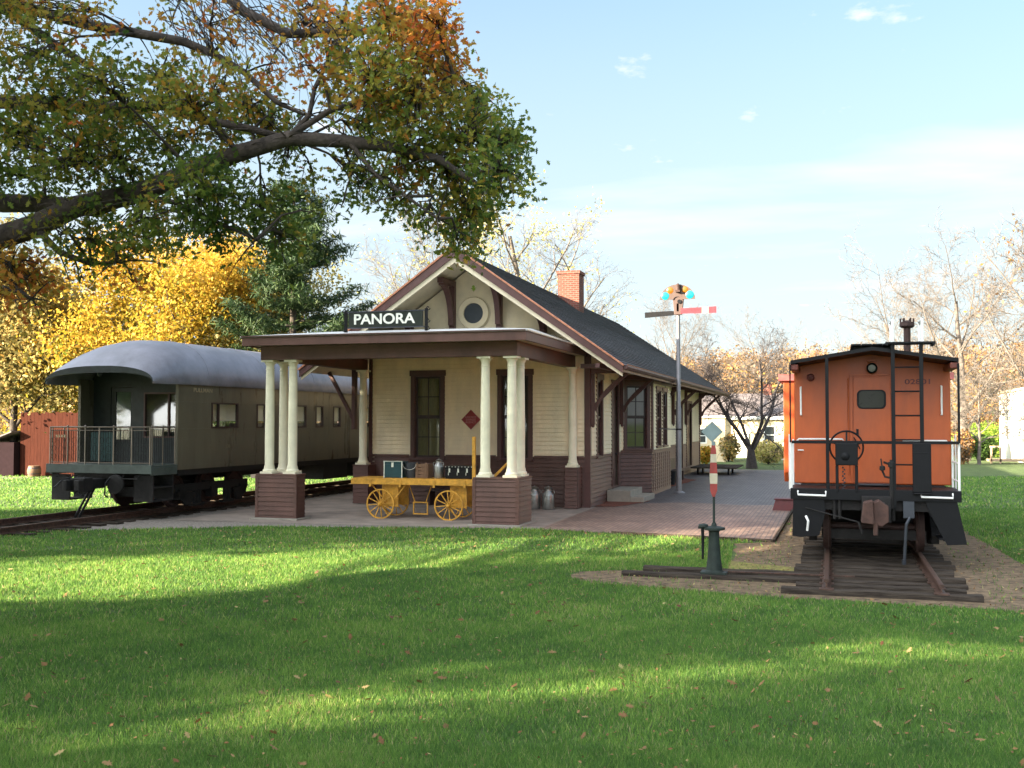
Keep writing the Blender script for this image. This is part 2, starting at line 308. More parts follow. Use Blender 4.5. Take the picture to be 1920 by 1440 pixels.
def wob(pts, amp=.12, n=8, seed=1):          # ragged outline through the given points
    rg = random.Random(seed); out = []
    for i in range(len(pts)):
        a = Vector(pts[i]); b = Vector(pts[(i + 1) % len(pts)]); k = max(1, int((b - a).length / .5))
        for j in range(k):
            p = a.lerp(b, j / k); out.append((p.x + rg.uniform(-amp, amp), p.y + rg.uniform(-amp, amp)))
    return out
def npmesh(name, verts, faces, m, tint=None, parent=None, origin=None):
    """verts (n,3), faces (k,c) numpy"""
    me = bpy.data.meshes.new(name); nv, (nf, c) = len(verts), faces.shape
    if origin is not None: verts = verts - np.array(origin)
    me.vertices.add(nv); me.vertices.foreach_set('co', np.ascontiguousarray(verts, np.float32).ravel())
    me.loops.add(nf * c); me.loops.foreach_set('vertex_index', faces.astype(np.int32).ravel())
    me.polygons.add(nf); me.polygons.foreach_set('loop_start', np.arange(nf, dtype=np.int32) * c)
    try: me.polygons.foreach_set('loop_total', np.full(nf, c, np.int32))
    except Exception: pass
    me.update(calc_edges=True)
    if tint is not None:
        a = me.attributes.new('tint', 'FLOAT', 'FACE'); a.data.foreach_set('value', tint.astype(np.float32))
    me.materials.append(m); o = bpy.data.objects.new(name, me); COL.objects.link(o)
    if parent is not None: o.parent = parent
    return o
OAK = np.array([(0, -.5), (.10, -.22), (.30, -.20), (.14, -.05), (.42, .10), (.14, .16), (.20, .40), (0, .55), (-.20, .40), (-.14, .16), (-.42, .10), (-.14, -.05), (-.30, -.20), (-.10, -.22)])
OVAL = np.array([(0, -.5), (.28, -.1), (.22, .25), (0, .5), (-.22, .25), (-.28, -.1)])
DIA = np.array([(0, -.5), (.3, 0), (0, .5), (-.3, 0)])
def leaves(name, P, size, m, tint, shape=DIA, parent=None, rng=RNG, flat=0, origin=None):
    n = len(P); s = (np.full(n, size) if np.isscalar(size) else size) * rng.uniform(.7, 1.3, n)
    nrm = rng.normal(size=(n, 3)); nrm[:, 2] = nrm[:, 2] * (1 - flat) + flat * 3 * np.sign(nrm[:, 2] + 1e-9) * 1
    nrm /= np.linalg.norm(nrm, axis=1)[:, None]
    a = np.cross(nrm, rng.normal(size=(n, 3))); a /= np.linalg.norm(a, axis=1)[:, None]; b = np.cross(nrm, a)
    k = len(shape); Vv = P[:, None, :] + s[:, None, None] * (a[:, None, :] * shape[None, :, 0:1] + b[:, None, :] * shape[None, :, 1:2])
    fold = (np.abs(shape[:, 0]) * .5)[None, :, None] * s[:, None, None] * nrm[:, None, :] * rng.uniform(-.8, .8, n)[:, None, None]
    Vv = Vv + fold
    return npmesh(name, Vv.reshape(-1, 3), np.arange(n * k).reshape(n, k), m, tint, parent, origin)

# ------------------------------------------------------------------ trees
def grow(p, d, L, r, lvl, P, out, tips, rng):
    """one branch as a polyline with radii, children further out"""
    n = P['seg'][min(lvl, len(P['seg']) - 1)]; pts = [p]; rs = [r]; q = Vector(p); dd = Vector(d).normalized()
    w = P['wob'][min(lvl, len(P['wob']) - 1)]; trop = P['trop'][min(lvl, len(P['trop']) - 1)]
    for i in range(n):
        dd = (dd + Vector((rng.gauss(0, w), rng.gauss(0, w), rng.gauss(0, w) + trop))).normalized()
        q = q + dd * (L / n); pts.append(q.copy()); rs.append(r * (1 - (i + 1) / n * P.get('taper', .65)))
    out.append((lvl, pts, rs))
    if lvl >= P['lev']:
        tips.extend(pts[1:]); return
    k = P['kids'][lvl]; st = P['start'][min(lvl, len(P['start']) - 1)]
    for i in range(k):
        t = st + (1 - st) * (i + rng.random() * .8) / k; t = min(t, .999); a = t * n; j = int(a); f_ = a - j
        bp = pts[j].lerp(pts[j + 1], f_); br = rs[j] * (1 - f_) + rs[j + 1] * f_; ax = (pts[j + 1] - pts[j]).normalized()
        o = ax.orthogonal(); o.rotate(Matrix.Rotation(rng.uniform(0, 6.28) if lvl else (i * 2.4 + rng.uniform(-.4, .4)), 3, ax))
        an = P['ang'][min(lvl, len(P['ang']) - 1)] * rng.uniform(.75, 1.25)
        nd = ax * math.cos(an) + o * math.sin(an)
        grow(bp, nd, L * P['len'][min(lvl, len(P['len']) - 1)] * rng.uniform(.7, 1.15) * (1.15 - .5 * t if lvl == 0 else 1), max(br * P['rad'], P.get('rmin', .006)), lvl + 1, P, out, tips, rng)
def branchmesh(name, out, m, parent, sides=(8, 6, 4, 3, 3, 3)):
    vs = []; fs = []; base = 0
    for lvl, pts, rs in out:
        n = sides[min(lvl, len(sides) - 1)]; pa = None; N = len(pts)
        for i, p in enumerate(pts):
            d = pts[min(i + 1, N - 1)] - pts[max(i - 1, 0)]; d = d.normalized() if d.length > 1e-7 else Vector((0, 0, 1))
            if pa is None: pa = d.orthogonal().normalized()
            pa = pa - d * pa.dot(d); pa = pa.normalized() if pa.length > 1e-6 else d.orthogonal().normalized(); b = d.cross(pa)
            for k in range(n):
                t = 6.28318 * k / n; c = p + (pa * math.cos(t) + b * math.sin(t)) * rs[i]; vs.append((c.x, c.y, c.z))
        for i in range(N - 1):
            for k in range(n):
                fs.append((base + i * n + k, base + i * n + (k + 1) % n, base + (i + 1) * n + (k + 1) % n, base + (i + 1) * n + k))
        base += N * n
    return npmesh(name, np.array(vs), np.array(fs), m, None, parent, tuple(parent.location))
def tree(name, label, loc, H, P, bark, leaf=None, nleaf=0, lsize=.2, spread=.5, r0_=None, seed=1, group=None, tintf=None, shape=DIA, d0=(0, 0, 1), cat='tree', lean=None, crownname='crown'):
    rng = random.Random(seed); nr = np.random.default_rng(seed); root = T(name, label, cat, loc, 0, group)
    out = []; tips = []
    grow(Vector(loc) - Vector((0, 0, .1)), Vector(d0), H * P.get('trunkf', .55), r0_ or H * .02, 0, P, out, tips, rng)
    branchmesh('trunk', [o for o in out if o[0] <= 1], bark, root)
    tw = [o for o in out if o[0] > 1]
    if tw: branchmesh('branches', tw, bark, root)
    if nleaf:
        tp = np.array([tuple(t) for t in tips]); idx = nr.integers(0, len(tp), nleaf)
        pos = tp[idx] + nr.normal(size=(nleaf, 3)) * spread
        pos[:, 2] = np.maximum(pos[:, 2], .3)
        cl = nr.random(len(tp)); tn = np.clip(cl[idx] * .55 + nr.random(nleaf) * .45, 0, 1)
        if tintf is not None: tn = np.clip(tintf(pos, tn), 0, 1)
        leaves(crownname, pos, lsize, leaf, tn, shape, root, nr, origin=tuple(root.location))
    return root

# ------------------------------------------------------------------ ground
def hillz(x, y):
    t = np.clip((y - 95) / 190, 0, 1); t = t * t * (3 - 2 * t)
    return t * (11.5 + 2.0 * np.sin(x * .021 + .8) + 1.3 * np.sin(x * .047 + 2) + 2.2 * np.clip((x - 5) / 40, 0, 1) )
def make_ground():
    xs = np.concatenate([np.linspace(-1500, -320, 12), np.linspace(-300, 300, 61), np.linspace(320, 1500, 12)])
    ys = np.concatenate([np.linspace(-400, 80, 12), np.linspace(90, 330, 41), np.linspace(380, 2500, 10)])
    X, Y = np.meshgrid(xs, ys); Z = hillz(X, Y); n = len(xs)
    vs = np.stack([X.ravel(), Y.ravel(), Z.ravel()], 1)
    f = np.array([(j * n + i, j * n + i + 1, (j + 1) * n + i + 1, (j + 1) * n + i) for j in range(len(ys) - 1) for i in range(n - 1)])
    o = npmesh('ground', vs, f, M['lawn']); o['kind'] = 'structure'
make_ground()
DIRT = [(-3.95, 16.25), (-3.6, 15.85), (-1.1, 15.25), (2.3, 15.0), (3.1, 15.7), (3.25, 18), (2.95, 22), (2.75, 26), (2.6, 40), (2.6, 62), (-1.05, 62), (-1.1, 30), (-1.2, 22.2), (-1.9, 21.6), (-1.75, 19.5), (-1.65, 17.7), (-3.3, 17.25), (-4.0, 16.8)]
PATH = [(-60, 14), (-24, 17.6), (-17.5, 19.15), (-12.5, 22.05), (-8.1, 22.95), (-6.4, 23.3), (-1.2, 22.1), (-1.0, 30), (-1.0, 56), (-8, 56.5), (-14.2, 58), (-15.6, 62), (-19.4, 62), (-19.3, 24), (-19.6, 21.0), (-25, 19.2), (-60, 16)]
sheet('dirt_ground', wob(DIRT, .13, seed=3), .006, M['gravel'])
sheet('gravel_path', wob(PATH, .09, seed=4), .004, M['path'])
sheet('concrete_platform', [(-15.5, 22.75), (-6.35, 23.2), (-6.35, 29.6), (-13.25, 29.6), (-13.25, 56), (-15.5, 56)], .010, M['concrete'])
M['brickpave'] = brickmat('brick_paving', (.25, .165, .125), (.17, .11, .085), (.10, .08, .07), 'yx', .21, .105, .012, .62, .55, dirt=.35)
M['sheenpave'] = brickmat('sheen_brick_paving', (.125, .108, .105), (.085, .073, .074), (.035, .03, .032), 'yx', .21, .105, .012, .55, .5, dirt=.3, spec=.35)  # same brick greyed, the distant sky sheen put into its colour
sheet('brick_paving', [(-6.35, 23.2), (-1.22, 22.22), (-1.12, 30.4), (-1.1, 32.2), (-2.5, 31.7), (-4.2, 32.4), (-5.3, 31.6), (-6.5, 32)], .012, M['brickpave'])
sheet('sheen_paving', [(-6.5, 30.4), (-1.11, 30.5), (-1.05, 55.8), (-6.5, 54.6)], .008, M['sheenpave'])
sheet('mulch_bed', wob([(-6.55, 29.9), (-6.0, 29.9), (-5.55, 31.2), (-5.4, 32.6), (-6.55, 32.8)], .06, seed=5), .022, M['mulch'])
sheet('mulch_strip', wob([(-6.55, 39.8), (-5.7, 40.2), (-5.5, 45), (-6.55, 47)], .06, seed=6), .020, M['mulch'])
sheet('sunlit_mossy_ground', wob([(-1.75, 17.4), (-.6, 17.2), (-.62, 18.4), (-1.7, 18.9)], .12, seed=8), .010, M['sunlit_moss'])
sheet('fence_path', wob([(-60, 36.5), (-34, 37.0), (-24, 40.0), (-24, 42), (-40, 41), (-60, 41)], .2, seed=9), .006, M['path'])
# timber edging of the paving
e = T('timber_edging', 'thin worn timber edging along the front right corner of the brick paving', 'edging', (-1.2, 22.2, 0))
MB().bar((-4.6, 22.80, .02), (-1.18, 22.16, .02), .05, .09).build('edge_board', M['wood'], e, bev=.006)
MB().bar((-1.15, 22.2, .02), (-1.06, 30.1, .02), .05, .09).build('edge_board', M['wood'], e, bev=.006)

# ------------------------------------------------------------------ tracks
def rail(t, x, y0, y1, zt):
    P = [(-.065, 0), (.065, 0), (.065, .012), (.011, .03), (.011, .085), (.034, .095), (.034, .128), (.026, .134), (-.026, .134), (-.034, .128), (-.034, .095), (-.011, .085), (-.011, .03), (-.065, .012)]
    MB().prism([(x + a, zt + b) for a, b in P], y0, y1, 'y').build('rail', M['rail'], t)
tr = T('railway_track', 'rusty track on rough dark ties ending on the dirt in front of the orange caboose', 'railway track', (.65, 15.7, 0))
rg = random.Random(5)
for i in range(80):
    y = 15.68 + i * .53
    x0, x1 = (-.72, 1.92) if i == 0 else (-.56 + rg.uniform(-.06, .05), 1.84 + rg.uniform(-.1, .08))
    if i in (2, 3): x0 = -3.2 + (i - 2) * .25
    zt = .085 + rg.uniform(-.012, .01); sk = rg.uniform(-.02, .02)
    b = MB(); n = 10 if i < 12 else 3; w = .115
    for k in range(n):
        xa, xb = x0 + (x1 - x0) * k / n, x0 + (x1 - x0) * (k + 1) / n
        if k == 0: pz, py = zt, sk
        nz, ny = zt + rg.uniform(-.012, .006), sk + rg.uniform(-.012, .012)
        v = []
        for xx, zz, yy in ((xa, pz, py), (xb, nz, ny)): v += [(xx, y + yy - w, -.05), (xx, y + yy - w + .01, zz - .015), (xx, y + yy - w + .03, zz), (xx, y + yy + w - .03, zz), (xx, y + yy + w, zz - .015), (xx, y + yy + w, -.05)]
        f = [(0, 1, 7, 6), (1, 2, 8, 7), (2, 3, 9, 8), (3, 4, 10, 9), (4, 5, 11, 10)]
        if k == 0: f.append((0, 5, 4, 3, 2, 1))
        if k == n - 1: f.append((6, 7, 8, 9, 10, 11))
        b.add(v, f); pz, py = nz, ny
    b.build('tie', M['wood'], tr)
for x, y0 in ((.65 - .753, 15.78), (.65 + .753, 15.72)):
    rail(tr, x, y0, 58, .07)
for s in (-.86, .86):
    b = MB()
    for i in range(7): b.box(.65 + s * .753 / .86 - .1, .65 + s * .753 / .86 + .1, 15.6 + i * .53, 15.76 + i * .53, .075, .092)
    b.each('tie_plate', M['rail'], tr)
CX, CY, CR = -17.40, 22.4, R_(-1)     # observation car: centre line, platform end, heading
tl = T('railway_track', 'half buried rusty track beneath the grey-green passenger car', 'railway track', (CX, CY, 0), CR)
for i in range(76):
    y = -3.6 + i * .55 + rg.uniform(-.04, .04); q = MB().box(-1.28 + rg.uniform(-.08, .08), 1.28 + rg.uniform(-.08, .08), y - .11, y + .11, -.05, .055 + rg.uniform(-.02, .012))
    q.build('tie', M['wood'], tl, world=False)
for s in (-1, 1):
    P = [(-.065, 0), (.065, 0), (.065, .012), (.011, .03), (.011, .1), (.034, .11), (.034, .14), (-.034, .14), (-.034, .11), (-.011, .1), (-.011, .03), (-.065, .012)]
    MB().prism([(s * .753 + a, .05 + b) for a, b in P], -4.0, 38, 'y').build('rail', M['rail'], tl, world=False)

# ------------------------------------------------------------------ depot
XL, XR, YF, YB = -13.3, -6.6, 29.53, 55.6
XC = (XL + XR) / 2; ZE, ZA, HW, YG, YR = 3.94, 7.24, 4.68, 27.6, 50.85
SL = (ZA - ZE) / HW
D = T('depot', 'cream and brown wooden railway depot with steep dark shingle roof and columned porch', 'depot', (XC, YF, 0))
front = lambda u, w, z: (u, YF - w, z)
right = lambda u, w, z: (XR + w, u, z)
left_ = lambda u, w, z: (XL - w, u, z)
rear = lambda u, w, z: (u, YB + w, z)
def siding(b, u0, u1, z0, z1, bd=.125, lap=.024, m=0):
    k = math.floor(z0 / bd + 1e-6)
    while k * bd < z1 - 1e-4:
        a, c = max(k * bd, z0), min((k + 1) * bd, z1); k += 1
        if c - a < 1e-3: continue
        wa = lap * (1 - (a - (k - 1) * bd) / bd) + .001; wc = lap * (1 - (c - (k - 1) * bd) / bd) + .001
        g_ = min(.016, (c - a) * .3); b.add([(u0, wa, a), (u1, wa, a), (u1, wc, c - g_), (u0, wc, c - g_)], [(0, 1, 2, 3)], m)
        b.add([(u0, -.012, a), (u1, -.012, a), (u1, wa, a), (u0, wa, a)], [(0, 1, 2, 3)], m)
        b.add([(u0, wc, c - g_), (u1, wc, c - g_), (u1, -.012, c - g_ + .001), (u0, -.012, c - g_ + .001)], [(0, 1, 2, 3)], m)
        b.add([(u0, -.012, c - g_), (u1, -.012, c - g_), (u1, -.012, c), (u0, -.012, c)], [(0, 1, 2, 3)], m)
def wall(b, back, u0, u1, z0, z1, ops, **k):
    u = u0
    for a, c, zb, zt in sorted(ops):
        if a > u: siding(b, u, a, z0, z1, **k); back.box(u, a, -.12, -.014, z0, z1)
        if zb > z0: siding(b, a, c, z0, min(zb, z1), **k); back.box(a, c, -.12, -.014, z0, min(zb, z1))
        if zt < z1: siding(b, a, c, max(zt, z0), z1, **k); back.box(a, c, -.12, -.014, max(zt, z0), z1)
        u = c
    if u < u1: siding(b, u, u1, z0, z1, **k); back.box(u, u1, -.12, -.014, z0, z1)
def window(xf, u0, u1, z0, z1, trim=.13, rows=2, cols=2, curtain=None, head=.17, sill=True, name='window', glass=None, parent=None):
    parent = parent or D
    # trim = casing on the face of the wall; opening is inside it
    w = MB(xf); a, c, zb, zt = u0 + trim, u1 - trim, z0 + (.06 if sill else 0), z1 - head
    w.box(u0, a, .0, .035, z0, z1 - head); w.box(c, u1, .0, .035, z0, z1 - head); w.box(u0 - .03, u1 + .03, .0, .05, z1 - head, z1)
    if sill: w.box(u0 - .03, u1 + .03, .0, .07, z0, zb)
    for s, t in ((a, a + .02), (c - .02, c)): w.box(s, t, -.12, -.001, zb, zt)
    w.box(a + .021, c - .021, -.12, -.001, zt - .02, zt); w.box(a + .021, c - .021, -.12, -.001, zb, zb + .02)
    wo = w.build(name, M['trim'], parent, bev=.004)
    s = MB(xf); mid = (zb + zt) / 2; a2, c2 = a + .022, c - .022
    for (p, q, wd) in ((zb + .022, mid, -.09), (mid, zt - .022, -.06)):
        s.box(a2, a2 + .05, wd, wd + .03, p, q); s.box(c2 - .05, c2, wd, wd + .03, p, q)
        s.box(a2 + .051, c2 - .051, wd, wd + .03, p, p + .05); s.box(a2 + .051, c2 - .051, wd, wd + .03, q - .05, q)
        ww = (c2 - a2 - .1) / cols
        for i in range(1, cols): s.box(a2 + .05 + i * ww - .012, a2 + .05 + i * ww + .012, wd + .004, wd + .026, p + .051, q - .051)
        hh = (q - p - .1) / rows
        for i in range(1, rows): s.box(a2 + .052, c2 - .052, wd + .006, wd + .024, p + .05 + i * hh - .012, p + .05 + i * hh + .012)
    s.build('sash', M['dtrim'], wo)
    g = MB(xf); g.add([(a2 + .05, -.078, zb + .07), (c2 - .05, -.078, zb + .07), (c2 - .05, -.078, mid - .05), (a2 + .05, -.078, mid - .05)], [(0, 1, 2, 3)])
    g.add([(a2 + .05, -.048, mid + .05), (c2 - .05, -.048, mid + .05), (c2 - .05, -.048, zt - .07), (a2 + .05, -.048, zt - .07)], [(0, 1, 2, 3)])
    g.build('pane', glass or M['glass'], wo)
    if curtain:
        cb = MB(xf)
        for (k0, k1) in curtain:
            n = 10; U0, U1 = a + (c - a) * k0, a + (c - a) * k1
            vs = []; 
            for i in range(n + 1):
                uu = U0 + (U1 - U0) * i / n; ww_ = -.17 + .015 * math.sin(i * 2.1); vs += [(uu, ww_, zb), (uu, ww_, zt)]
            cb.add(vs, [(2 * i, 2 * i + 2, 2 * i + 3, 2 * i + 1) for i in range(n)])
        cb.build('curtain', M['curtain'], wo)
    return (u0 + .02, u1 - .02, z0 + .02, z1 - .02)
def door(xf, u0, u1, z0, z1, parent=None, glassy=True):
    parent = parent or D; b = MB(xf); t = .13
    b.box(u0, u0 + t, 0, .04, z0, z1 - t); b.box(u1 - t, u1, 0, .04, z0, z1 - t); b.box(u0 - .03, u1 + .03, 0, .05, z1 - t, z1)
    b.box(u0 + t, u1 - t, -.1, -.06, z0, z1 - t)
    for k in (0.08, .52):
        zz = z0 + (z1 - t - z0) * k
        b.box(u0 + t + .12, u1 - t - .12, -.06, -.045, zz, zz + (z1 - z0) * .36)
    o = b.build('door', M['trim'], parent, bev=.004)
    MB(xf).lathe([(0, -.03), (.03, -.03), (.03, .03), (0, .03)], (u1 - t - .08, -.03, z0 + 1.0), 10, axis='y').build('handle', M['darkmetal'], o)
    return (u0 + .02, u1 - .02, z0, z1 - .02)
ZW = 1.43
# front wall
ops = [window(front, -12.01, -10.93, 1.30, 3.95, curtain=[(0, 1)]), window(front, -9.31, -8.24, 1.30, 3.95, curtain=[(0, .3)])]
fb, bk = MB(front), MB(front)
wall(fb, bk, XL, XR - .12, ZW, 4.85, ops); wall(wb := MB(front), bk, XL, XR - .12, 0, ZW - .0, [(-12.0, -10.95, 1.31, 3), (-9.3, -8.25, 1.31, 3)])
# right wall; the bay takes y 34.25 .. 40.2
rops = [window(right, 30.50, 31.42, 1.36, 3.85, rows=2, cols=1)]
dops = door(right, 32.70, 33.85, .42, 3.75)
w2 = window(right, 41.2, 42.1, 1.36, 3.75, rows=2, cols=1)
fd1 = door(right, 46.9, 49.1, .35, 3.35); fd2 = door(right, 50.4, 52.4, .35, 3.45)
rb, rbr = MB(right), MB(right); rbk = MB(right)
rb2, rbr2, rbk2 = MB(right), MB(right), MB(right)
wall(rb, rbk, YF + .1, 34.25, ZW, 4.75, rops + [dops]); wall(rb2, rbk2, 40.2, YB, ZW, 4.75, [w2, fd1, fd2])
wall(rbr, rbk, YF + .1, 34.25, 0, ZW, [(30.52, 31.4, 1.38, 3), (32.72, 33.83, .42, 3)]); wall(rbr2, rbk2, 40.2, YB, 0, ZW, [(41.22, 42.08, 1.38, 3), (46.92, 49.08, .35, 3), (50.42, 52.38, .35, 3)])
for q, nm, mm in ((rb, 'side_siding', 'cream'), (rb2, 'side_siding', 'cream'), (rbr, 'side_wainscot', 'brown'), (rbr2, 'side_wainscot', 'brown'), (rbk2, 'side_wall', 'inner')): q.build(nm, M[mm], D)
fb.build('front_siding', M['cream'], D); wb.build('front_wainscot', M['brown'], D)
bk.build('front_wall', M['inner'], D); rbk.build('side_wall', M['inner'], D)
b = MB(left_); siding(b, YF, YB, ZW, 4.75); b.box(YF, YB, -.12, -.014, 0, 4.75); b.build('far_side_siding', M['cream'], D)
b = MB(left_); siding(b, YF, YB, 0, ZW); b.build('far_side_wainscot', M['brown'], D)
b = MB(rear); siding(b, XL, XR, ZW, 4.75); b.box(XL + .13, XR - .13, -.12, -.014, 0, 4.75); b.build('rear_siding', M['cream'], D)
b = MB(rear); siding(b, XL, XR, 0, ZW); b.build('rear_wainscot', M['brown'], D)
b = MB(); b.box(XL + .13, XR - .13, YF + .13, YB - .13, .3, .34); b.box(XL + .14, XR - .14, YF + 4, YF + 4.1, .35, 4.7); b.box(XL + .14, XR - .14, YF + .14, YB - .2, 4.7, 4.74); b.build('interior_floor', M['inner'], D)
# belt board between siding and wainscot, foundation
b = MB(front); b.box(XL, -12.05, .0, .028, ZW - .04, ZW + .03); b.box(-10.9, -9.35, .0, .028, ZW - .04, ZW + .03); b.box(-8.2, XR - .14, .0, .028, ZW - .04, ZW + .03)
b.xf = right; b.box(YF + .12, 30.46, 0, .028, ZW - .04, ZW + .03); b.box(31.46, 32.66, 0, .028, ZW - .04, ZW + .03); b.box(33.9, 34.2, 0, .028, ZW - .04, ZW + .03); b.box(40.25, 46.85, 0, .028, ZW - .04, ZW + .03); b.box(52.45, YB - .1, 0, .028, ZW - .04, ZW + .03)
b.each('belt_board', M['brown'], D)
# corner posts
b = MB(); b.box(XR - .12, XR + .05, YF - .05, YF + .12, 0, 4.5); b.box(XR - .05, XR + .05, YB - .1, YB + .06, 0, 4.2); b.box(XL - .05, XL + .06, YF - .05, YF + .1, 0, 4.5); b.each('corner_post', M['trim'], D, bev=.006)
# gable
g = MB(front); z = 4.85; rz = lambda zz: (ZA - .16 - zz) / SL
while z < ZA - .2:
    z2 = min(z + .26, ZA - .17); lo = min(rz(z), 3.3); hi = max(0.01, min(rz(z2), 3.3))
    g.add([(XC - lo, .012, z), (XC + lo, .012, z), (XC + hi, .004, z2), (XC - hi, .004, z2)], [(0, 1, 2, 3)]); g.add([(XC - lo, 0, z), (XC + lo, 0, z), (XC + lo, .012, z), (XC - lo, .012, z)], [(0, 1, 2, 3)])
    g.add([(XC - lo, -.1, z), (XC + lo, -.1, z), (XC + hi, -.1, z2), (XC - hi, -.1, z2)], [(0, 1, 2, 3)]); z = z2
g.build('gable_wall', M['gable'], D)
ou = (XC - .08, YF, 5.60)
r = MB(front); r.lathe([(.30, .03), (.30, .09), (.46, .09), (.48, .06), (.48, .0)], (ou[0], 0, ou[2]), 40, axis='y')
ro = r.build('round_window', M['gable'], D, smooth=True)
MB(front).lathe([(.485, -.01), (.485, .04), (.505, .04), (.505, -.01)], (ou[0], 0, ou[2]), 40, axis='y').build('round_moulding', M['soffit'], ro)
MB(front).lathe([(0, .028), (.30, .028)], (ou[0], 0, ou[2]), 32, axis='y').build('round_pane', mat('dark_louvre', (.035, .045, .055), .5), ro)
# main roof
def roofslab(lift, grow_, thick):
    hw = HW + grow_; z = ZE - SL * grow_ + lift
    pts = [(XC - hw, YG - grow_, z), (XC + hw, YG - grow_, z), (XC, YG - grow_, ZA + lift), (XC, YR, ZA + lift), (XC + hw, 56.5 + grow_, z), (XC - hw, 56.5 + grow_, z)]
    t = [(x, y, zz) for x, y, zz in pts]; u = [(x, y, zz - thick) for x, y, zz in pts]
    fs = [(1, 4, 3, 2), (0, 2, 3, 5), (3, 4, 5), (7, 8, 9, 10), (6, 11, 9, 8), (9, 11, 10), (0, 1, 7, 6) , (1, 4, 10, 7), (4, 5, 11, 10), (5, 0, 6, 11), (0, 6, 8, 2), (1, 2, 8, 7)]
    fs = [f for f in fs if f != (0, 1, 7, 6)]
    return MB().add(t + u, fs)
roof = roofslab(0, .04, .035).build('roof', M['shingle'], D)
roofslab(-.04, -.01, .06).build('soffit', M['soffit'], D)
b = MB()
for k in range(1, 38):
    f_ = k / 38; x_, z_ = XC + HW * f_, ZA - SL * HW * f_; y1_ = 56.5 - (56.5 - YR) * (1 - f_)
    jr = random.Random(k); y_ = YG
    while y_ < y1_ - .3:
        L_ = jr.uniform(1.5, 4); e_ = min(y_ + L_, y1_ - .2); up_ = jr.uniform(.001, .005); b.bar((x_, y_, z_ + up_), (x_, e_ - .012, z_ + up_), .055, .010); y_ = e_
b.build('shingle_course', mat('shingle_edge', (.085, .085, .094), .9, var=.4, scale=3), roof)
# rake boards (front), drip edge, eave gutter
for s, nm in ((-1, 'l'), (1, 'r')):
    b = MB(); p0 = (XC, YG - .03, ZA - .13); p1 = (XC + s * (HW + .02), YG - .03, ZE - .13)
    d = Vector(p1) - Vector(p0)
    b.add([(XC, YG - .055, ZA - .02), (XC + s * (HW + .03), YG - .055, ZE - .02 - SL * .03), (XC + s * (HW + .03), YG - .055, ZE - .22 - SL * .03), (XC, YG - .055, ZA - .26),
           (XC, YG - .005, ZA - .02), (XC + s * (HW + .03), YG - .005, ZE - .02 - SL * .03), (XC + s * (HW + .03), YG - .005, ZE - .22 - SL * .03), (XC, YG - .005, ZA - .26)],
          [(0, 1, 2, 3), (4, 7, 6, 5), (0, 4, 5, 1), (3, 2, 6, 7), (1, 5, 6, 2)])
    b.build('rake_board', M['trim'], D)
    b = MB(); b.bar((XC + s * .02, YG - .055, ZA + .008), (XC + s * (HW + .05), YG - .055, ZE - SL * .05 + .008), .07, .045); b.build('drip_edge', M['sunlit_rust'], D)
    b = MB(); b.add([(XC, YG + .0, ZA - .11), (XC + s * HW, YG + .0, ZE - .11), (XC + s * (HW - .0), YG + .0, ZE - .32), (XC, YG, ZA - .42),
                     (XC, YG + .04, ZA - .11), (XC + s * HW, YG + .04, ZE - .11), (XC + s * (HW - .0), YG + .04, ZE - .32), (XC, YG + .04, ZA - .42)], [(0, 1, 2, 3), (4, 7, 6, 5), (3, 2, 6, 7), (1, 5, 6, 2)])
    b.build('rake_frieze', M['soffit'], D)
b = MB(); prof = [(XC + HW + .03, ZE - .02), (XC + HW + .14, ZE - .02), (XC + HW + .15, ZE - .07), (XC + HW + .10, ZE - .13), (XC + HW + .03, ZE - .13)]
b.prism(prof, YG, 56.5); gut = b.build('gutter', M['trim'], D)
MB().box(XC + HW - .02, XC + HW + .025, YG + .05, 56.5, ZE - .20, ZE - .045).build('eave_board', M['trim'], D)
MB().bar((XC + HW + .145, YG, ZE - .015), (XC + HW + .145, 56.5, ZE - .015), .02, .012).build('gutter_lip', M['sunlit_rust'], gut)
# gable brackets
for u, zt in ((XC - .72, ZA - SL * .72 - .18), (XC + .72, ZA - SL * .72 - .18), (XC - 2.05, ZA - SL * 2.05 - .18), (XC + 2.05, ZA - SL * 2.05 - .18)):
    b = MB(); yb = YF - 1.15; h = .085
    b.box(u - h, u + h, yb, YF - .02, zt - .16, zt)                                   # top beam
    b.box(u - h, u + h, YF - .17, YF - .015, 4.75, zt - .161)                         # wall post
    n = 9; L = min(1.15, zt - .16 - 5.0)
    for i in range(n):                                                               # curved brace
        t0, t1 = i / n, (i + 1) / n
        f_ = lambda t: (YF - .2 - .85 * (1 - math.cos(t * 1.35)) / .78, zt - .16 - L * (1 - math.sin(t * 1.57)))
        (ya, za), (y2, z2_) = f_(t0), f_(t1); b.bar((u, ya, za), (u, y2, z2_), .12, .16, ref=(1, 0, 0))
    b.build('gable_bracket', M['trim'], D, bev=.008)
